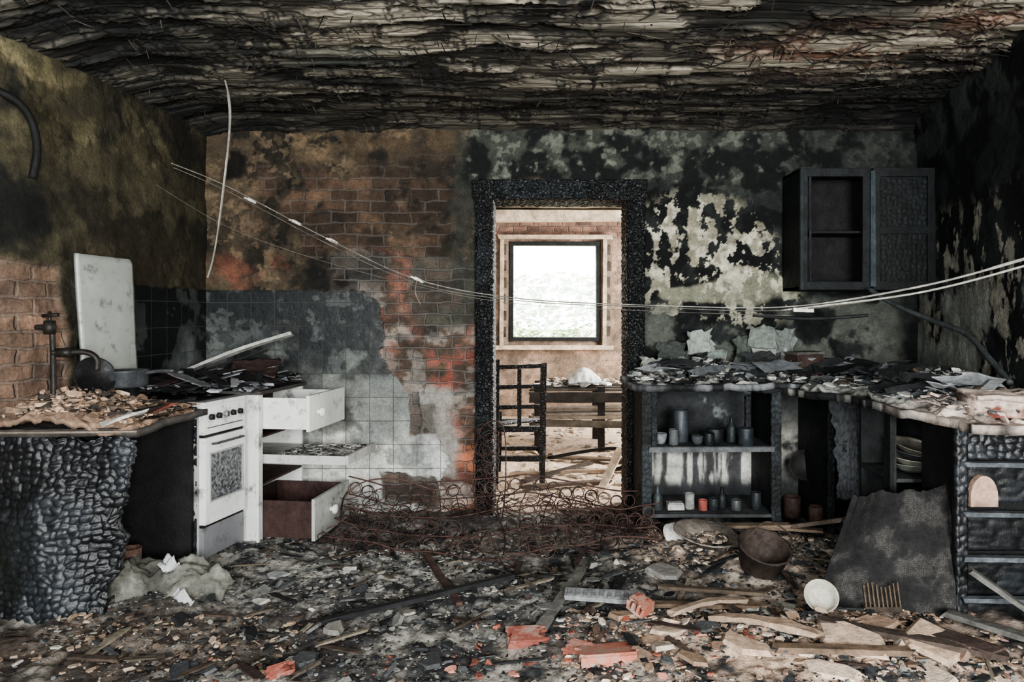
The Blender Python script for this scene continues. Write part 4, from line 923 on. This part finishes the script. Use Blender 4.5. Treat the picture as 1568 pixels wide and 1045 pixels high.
for k in range(110):
    x = random.uniform(-1.6, 1.6); y = random.uniform(2.45, 4.0); a = random.gauss(.3, .9); l = random.uniform(.02, .10)
    b.beam(fl(x-l*math.cos(a), y-l*math.sin(a), .01), fl(x+l*math.cos(a), y+l*math.sin(a), .015+random.random()*.02), random.uniform(.006, .03), random.uniform(.004, .01), random.choice(['#141618', '#26282a', '#46392e', '#564e41', '#6a6250', '#3a2a24', '#45484a']), n=5, jag=.5)
b.done(M_WOOD)

def hollow(name, c, rz, rx, L, Wd, H, col):
    b = B(name); b.M = Matrix.Translation(c)@Matrix.Rotation(rz, 4, 'Z')@Matrix.Rotation(rx, 4, 'X')
    t = .010
    P = plane_pts((0, 0, H), (L*.9, 0, 0), (0, Wd, 0), 14, 10); P[-1, :, 0] += rng.uniform(-.05, .02, 10); P[0, :, 0] += rng.uniform(-.01, .02, 10); b.slab(P, (0, 0, -t), col, 0, False)
    b.box(0, L, 0, Wd, 0, t, col, 0, .004)
    for k in range(4): y = k*(Wd-t)/3; b.box(0, L*random.uniform(.7, .95), y, y+t, t, H-t, col, 0, .003)
    b.M = None; b.done(M_CLAY, .002)
hollow('hollow_clay_brick', (.16, 2.48, .04), .15, -.15, .24, .12, .055, '#c26a4c')
hollow('hollow_clay_brick', (.42, 2.84, .07), .9, .3, .10, .08, .05, '#c2684c')
hollow('hollow_clay_brick', (-.10, 2.66, .03), .1, .2, .15, .09, .04, '#9a4e3c')
hollow('hollow_clay_brick', (-.90, 2.42, .02), .7, .3, .09, .05, .04, '#b05a44')
hollow('hollow_clay_brick', (.10, 2.60, .03), -.5, .2, .12, .07, .04, '#a5543e')
b = B('cinder_panel'); b.M = Matrix.Translation(fl(.12, 3.02, .02))@Matrix.Rotation(-.15, 4, 'Z')@Matrix.Rotation(.12, 4, 'X')
b.box(0, .30, 0, .08, 0, .02, '#85888a', 0, .004)
for k in range(8): b.box(.01+k*.034, .03+k*.034, .008, .072, .02, .025, '#727578')
b.M = None; b.done(M_RUB, .003)
b = B('plaster_slab')
for (x, y, s, k) in ((1.15, 2.60, .17, '#cdb094'), (1.45, 2.62, .15, '#c0a284'), (.75, 2.58, .12, '#bfa082'), (1.33, 2.78, .10, '#a88a6f'), (.62, 3.42, .1, '#7c7a74'), (-.35, 3.3, .10, '#6f6d68'), (-1.2, 3.35, .08, '#8f9190'), (.3, 3.2, .09, '#6e6b64'), (1.0, 2.45, .15, '#cdb39a'), (1.35, 2.42, .12, '#d8c0a8'), (.5, 2.72, .1, '#b09880'), (-.8, 3.1, .07, '#5a5b5b'), (.05, 2.95, .08, '#6a6966')):
    b.shards(np.array([x]), np.array([y]), fh(np.array([x]), np.array([y]))+.015, np.array([s]), np.array([C(k)]), flat=.15, tilt=.12)
b.done(M_RUB)

# ================================================================= ANNEX CONTENT
b = B('chair_frame'); k = '#101112'; X0, X1, Ya, Yb = -.30, .05, 5.35, 5.75
for (x, y, h) in ((X0, Ya, .93), (X1, Ya, .90), (X0, Yb, .50), (X1, Yb, .50)): b.beam((x, y, .02), (x+.01, y, h), .045, .045, k, n=6)
for z in (.42, .2): 
    b.beam((X0, Ya, z), (X1, Ya, z), .04, .04, k); b.beam((X0, Yb, z), (X1, Yb, z), .03, .03, k); b.beam((X0, Ya, z), (X0, Yb, z), .03, .03, k); b.beam((X1, Ya, z), (X1, Yb, z), .03, .03, k)
for z in (.58, .73, .88): b.beam((X0, Ya, z), (X1, Ya, z+.01), .03, .03, k)
b.beam((X0+.18, Ya, .44), (X0+.18, Ya, .88), .03, .03, k)
b.beam((X0, Ya+.05, .45), (X1, Ya+.3, .45), .12, .015, '#1b1815'); b.done(M_CHAR)
b = B('slatted_bed_base')
for (z, y) in ((.58, 6.6), (.34, 6.5)):
    for k in range(5): b.beam((-.05+.03*k, y+k*.16, z+.02*math.sin(k*3)), (1.3, y+k*.16, z+.01*k), .09, .02, random.choice(['#4b4238', '#7a6d5a', '#2f2a25', '#978b78']))
for x in (.02, .6, 1.25):
    for y in (6.55, 7.2): b.beam((x, y, 0), (x, y, .6), .06, .06, '#221e1b')
b.beam((-.05, 6.5, .52), (1.3, 6.5, .52), .04, .09, '#2a2521'); b.beam((-.05, 6.45, .30), (1.3, 6.45, .27), .04, .06, '#4a4338'); b.done(M_WOOD)
b = B('rag_bundle'); P = plane_pts((.30, 6.6, .66), (.32, 0, 0), (0, .35, 0), 30, 30); q = fbm(P[..., 0]*9, P[..., 1]*9, 3); P[..., 2] += .10*np.sin(np.linspace(0, math.pi, 30))[:, None]*np.sin(np.linspace(0, math.pi, 30))[None]+.05*(q-.5); b.slab(P, (0, 0, -.02), mix('#8d959c', '#dfe4e8', q)); 
n = 160; b.shards(rng.uniform(0, 1.2, n), rng.uniform(6.55, 7.2, n), np.full(n, .63), rng.uniform(.015, .07, n), pal(['#a8947c', '#3a3530', '#7f7d7a', '#d0cec8'], n), flat=.3, tilt=.3); b.done(M_RUB)
b = B('annex_planks')
b.beam(fl(-.1, 5.35, .02), fl(.45, 5.9, .03), .05, .02, '#3a3029'); b.beam(fl(-.1, 5.15, .03), fl(.55, 5.35, .02), .06, .02, '#57483b'); b.beam(fl(.45, 5.0, .02), fl(.62, 5.25, .28), .06, .015, '#d8c2a4'); b.beam(fl(0, 6.2, .03), fl(.9, 6.0, .03), .08, .02, '#5a4a38'); b.beam(fl(-.2, 5.6, .03), fl(.8, 5.7, .03), .05, .02, '#957d62')
b.done(M_WOOD)
b = B('bent_pipe'); b.tube([fl(.1, 5.75, .12), fl(.4, 5.7, .17), fl(.62, 5.65, .2), fl(.70, 5.63, .17), fl(.68, 5.6, .08), fl(.6, 5.6, .05)], .014, '#1c1715'); b.done(M_RUST)

# ================================================================= WIRES
b = B('sagging_cable')
main = [(-2.08, 4.1, 2.14), (-1.84, 4.3, 2.04), (-1.22, 4.2, 1.72), (-.655, 4.0, 1.469), (-.07, 3.9, 1.36), (.57, 3.8, 1.325), (1.24, 3.6, 1.313), (1.69, 3.2, 1.396), (1.97, 2.9, 1.50), (2.04, 2.80, 1.54)]
b.tube(main[:6], .0032, '#7a776d', sub=10); b.tube(main[5:], [.003, .005, .007, .008], '#96928a', sub=10)
m2 = [(p[0], p[1]+.03, p[2]-.02-.012*math.sin(i)) for i, p in enumerate(main)]; b.tube(m2, .0025, '#67645c', sub=10); b.tube(m2[6:], .005, '#a6a298', sub=8)
m3 = [(-2.06, 3.9, 1.98), (-1.7, 4.1, 1.75), (-1.0, 4.05, 1.52), (-.2, 3.9, 1.345), (.7, 3.75, 1.29), (1.3, 3.65, 1.27)]; b.tube(m3, .0014, '#67645a', sub=10)
for (x, y, z) in ((-1.70, 4.28, 1.955), (-1.42, 4.24, 1.82), (-1.19, 4.2, 1.705), (-.66, 4.0, 1.47)):
    dv = np.array((.035, 0, -.016)); b.tube([np.array((x, y, z))-dv, np.array((x, y, z+.003)), np.array((x, y, z))+dv], [.006, .010, .009, .005], '#d0cdc3')
b.tube([(-.66, 4.0, 1.47), (-.67, 4.0, 1.40), (-.64, 4.0, 1.33)], .003, '#7b5a4c'); b.box(1.28, 1.38, 3.56, 3.575, 1.29, 1.31, '#d8cfc0', 0, .004)
b.done(M_SOOT)
b = B('hanging_ceiling_wire')
b.tube([(-1.60, 3.7, 2.49), (-1.58, 3.72, 2.3), (-1.655, 3.8, 1.9), (-1.70, 3.8, 1.6), (-1.735, 3.8, 1.47)], .005, '#827e73', sub=12)
b.tube([(-1.598, 3.705, 2.49), (-1.59, 3.73, 2.27), (-1.652, 3.79, 1.92), (-1.69, 3.79, 1.62)], .003, '#a29e92', sub=12); b.done(M_SOOT)
b = B('curved_conduit'); b.tube([(1.93, 4.15, 1.42), (2.0, 4.0, 1.33), (2.08, 3.75, 1.24), (2.10, 3.5, 1.18), (2.08, 3.3, 1.08), (2.05, 3.1, .98)], .014, '#343a3b', sub=8); b.tube([(1.30, 4.3, 1.27), (1.6, 4.2, 1.25), (1.9, 4.1, 1.27)], .01, '#202425'); b.done(M_SOOT)

b = B('hanging_reeds')
for k in range(560):
    x = random.uniform(-2.1, 2.2); y = random.uniform(2.6, 4.45)
    if random.random() < .85:
        l = random.uniform(.02, .08); a = random.gauss(math.pi/2, .5)
    else:
        l = random.uniform(.06, .22); a = random.gauss(0, .08)
    z = 2.478+random.uniform(-.02, .01); dz = random.uniform(-.035, .01)
    dx, dy = l*math.cos(a)/2, l*math.sin(a)/2
    b.beam((x-dx, y-dy, z), (x+dx, y+dy, z+dz), random.uniform(.002, .006), .003, random.choice(['#131415', '#2b2a26', '#1b1a16', '#474136', '#0d0e0f']), n=2)
for k in range(9):
    x = random.uniform(-1.5, 2.); y = random.uniform(2.8, 3.8); b.tube([(x, y, 2.48), (x+.1, y+.05, 2.42), (x+random.uniform(.1, .3), y+.1, 2.44), (x+.35, y+.0, 2.48)], .003, '#131313', n=4)
b.done(M_WOOD)

# ================================================================= LIGHT
w = bpy.data.worlds.new('overcast_sky'); scene.world = w; w.use_nodes = True
bg = w.node_tree.nodes['Background']; bg.inputs[0].default_value = (.95, .98, 1, 1); bg.inputs[1].default_value = 10.0
def area(name, loc, rot, sx, sy, e, col):
    l = bpy.data.lights.new(name, 'AREA'); l.shape = 'RECTANGLE'; l.size = sx; l.size_y = sy; l.energy = e; l.color = col
    o = bpy.data.objects.new(name, l); scene.collection.objects.link(o); o.location = loc; o.rotation_euler = rot; return o
area('front_fill_lamp', (1.1, -1.62, 1.45), (math.radians(90), 0, 0), 1.3, 1.4, 350, (1, .985, .955))  # unseen area lamp added behind the camera to light the room
area('front_fill_lamp', (-1.15, -1.62, 1.45), (math.radians(90), 0, 0), 1.3, 1.4, 150, (.95, .98, 1))  # weaker added lamp, front left
area('annex_fill_lamp', (2.5, 6.6, 1.5), (math.radians(90), 0, math.radians(90)), 2.0, 1.4, 250, (1, .95, .88))  # unseen area lamp added to brighten the annex

cam = bpy.data.cameras.new('cam'); co = bpy.data.objects.new('camera', cam); scene.collection.objects.link(co); scene.camera = co
co.location = (0, 0, CZ); co.rotation_euler = (math.radians(90), 0, 0)
cam.sensor_width = 36; cam.lens = 36*1100/1568; cam.shift_x = -36/1568; cam.shift_y = -42/1568; cam.clip_start = .05
scene.view_settings.view_transform = 'AgX'
try: scene.view_settings.look = 'AgX - Medium High Contrast'
except Exception as e: print(e)
scene.view_settings.exposure = .05
print('done')
